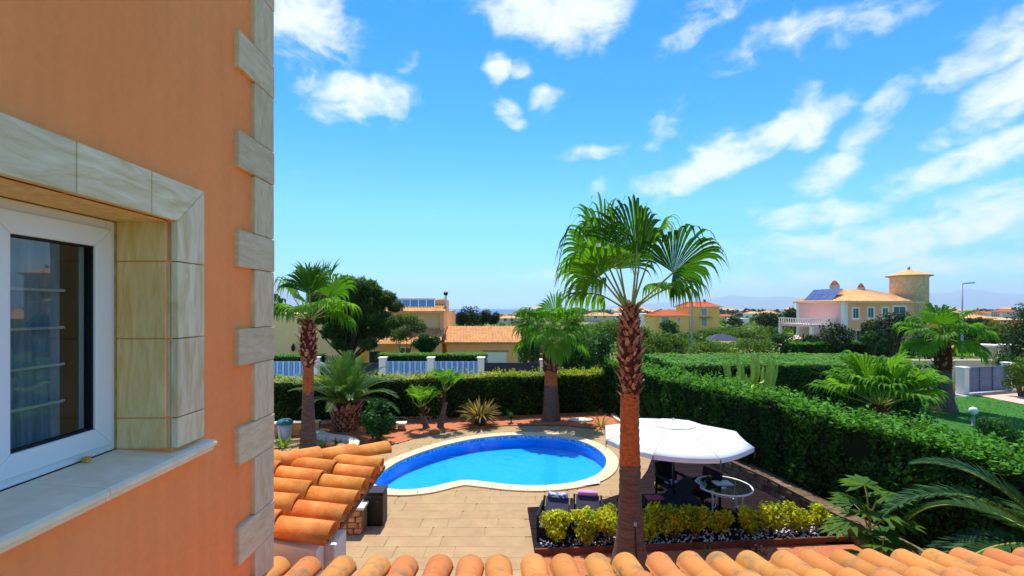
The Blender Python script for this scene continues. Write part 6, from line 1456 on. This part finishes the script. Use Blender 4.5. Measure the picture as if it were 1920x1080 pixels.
for k, (px, py, rw, rh_, Z, m_, lab) in enumerate(bs):
    if not rw: continue
    q = PZ(px, py, Z); rx = rw / F * Z; h = 2 * rh_ / F * Z; zb = q.z - h / 2; g_ = gh(q.x, q.y)
    if zb > g_: h = h + (zb - g_) * .8; zb = max(g_, zb - (zb - g_)) ; h = q.z + rh_ / F * Z - zb
    px_area = rw * rh_; n_ = int(min(6500, max(420, px_area * 3.2))); lf = max(.05, .0031 * Z)
    bush('bush', lab, 'bush', q.x, q.y, zb, rx * 1.1, min(rx, 3.5), h * 1.05, lf, n_, M[m_], 'bushes of the neighbourhood', nb=10, seed=60 + k, aspect=.45)
# scrub covering the open land
rnd = random.Random(77); allp, alln, alls = [], [], []
for k in range(1500):
    Z = 46 * (14 ** rnd.random()); t = rnd.uniform(-.62, 1.2); x = t * Z
    if (x > 24 and x < 66 and Z < 76) or (x < 2 and Z < 56): continue
    if 25 < x < 43 and 78 < Z < 100: continue
    r = rnd.uniform(.9, 2.4) * (1 + Z / 350); hh = rnd.uniform(.6, 1.5) * (1 + Z / 500); n_ = 40
    d = unit(RNG.normal(0, 1, (n_, 3))); d[:, 2] = np.abs(d[:, 2]); allp.append(np.array([x, Z, gh(x, Z)]) + d * np.array([r, r, hh])); alln.append(d); alls.append(np.full(n_, .16 + .0026 * Z))
p, d, s_ = np.vstack(allp), np.vstack(alln), np.concatenate(alls)
T(quads_mesh('scrubland', leaf_quads(p, d, s_, .6, .6, .3), np.clip(.4 + .3 * lump(p, .05, 2) + RNG.normal(0, .2, len(p)), 0, 1), M['olive']), 'low olive scrub covering the open land before the houses', 'scrub', kind='stuff')
allp, alln, alls = [], [], []
for k in range(2600):
    Z = 420 * (6.5 ** rnd.random()); t = rnd.uniform(-.75, 1.25); x = t * Z; r = rnd.uniform(5, 12) * (Z / 800) ** .5; hh = rnd.uniform(4, 9)
    if t < .06 and not (t < -.2 and Z < 900): continue
    if x < 60 and Z < 700 and rnd.random() < .5: continue
    n_ = 16; d = unit(RNG.normal(0, 1, (n_, 3))); d[:, 2] = np.abs(d[:, 2]); allp.append(np.array([x, Z, gh(x, Z)]) + d * np.array([r, r, hh])); alln.append(d); alls.append(np.full(n_, 1.4 + .0022 * Z))
p, d, s_ = np.vstack(allp), np.vstack(alln), np.concatenate(alls)
T(quads_mesh('woodland', leaf_quads(p, d, s_, .6, .6, .3), np.clip(RNG.normal(.4, .22, len(p)), 0, 1), M['dark_tree']), 'dark band of distant woodland along the horizon', 'woodland', kind='stuff')
# pale speckle of a far town
rnd = random.Random(5); mb = MB()
for k in range(150):
    Z = rnd.uniform(450, 1500); t = rnd.choice([rnd.uniform(.02, .36), rnd.uniform(.4, .62), rnd.uniform(.9, 1.12)]); x = t * Z; w, h = rnd.uniform(6, 16), rnd.uniform(5, 9); z = gh(x, Z); mb.cur = rnd.choice([0, 0, 1])
    mb.box(x - w/2, x + w/2, Z, Z + 9, z - 1, z + h)
    mb.cur = 2; mb.add([(x - w/2 - .5, Z - .5, z + h + .05), (x + w/2 + .5, Z - .5, z + h + .05), (x + w/2, Z + 4.5, z + h + 2), (x - w/2, Z + 4.5, z + h + 2)], [(0, 1, 2, 3)])
T(mb.build('far_town', [M['white_wall'], M['sand_wall'], M['roof_tan']]), 'pale far town scattered over the plain near the horizon', 'town', kind='stuff')
# ------------------------------------------------------------------ the air
hm = bpy.data.materials.new('haze'); hm.use_nodes = True; nt = hm.node_tree; nt.nodes.clear()
vo = nt.nodes.new('ShaderNodeVolumePrincipled'); vo.inputs['Color'].default_value = (.72, .86, 1, 1); vo.inputs['Density'].default_value = HAZE; vo.inputs['Anisotropy'].default_value = .2
ou = nt.nodes.new('ShaderNodeOutputMaterial'); nt.links.new(vo.outputs[0], ou.inputs['Volume'])
T(MB().box(-24000, 24000, -100, 17500, -60, 665).build('haze', hm), 'thin blue summer haze over the plain', 'haze', kind='stuff')
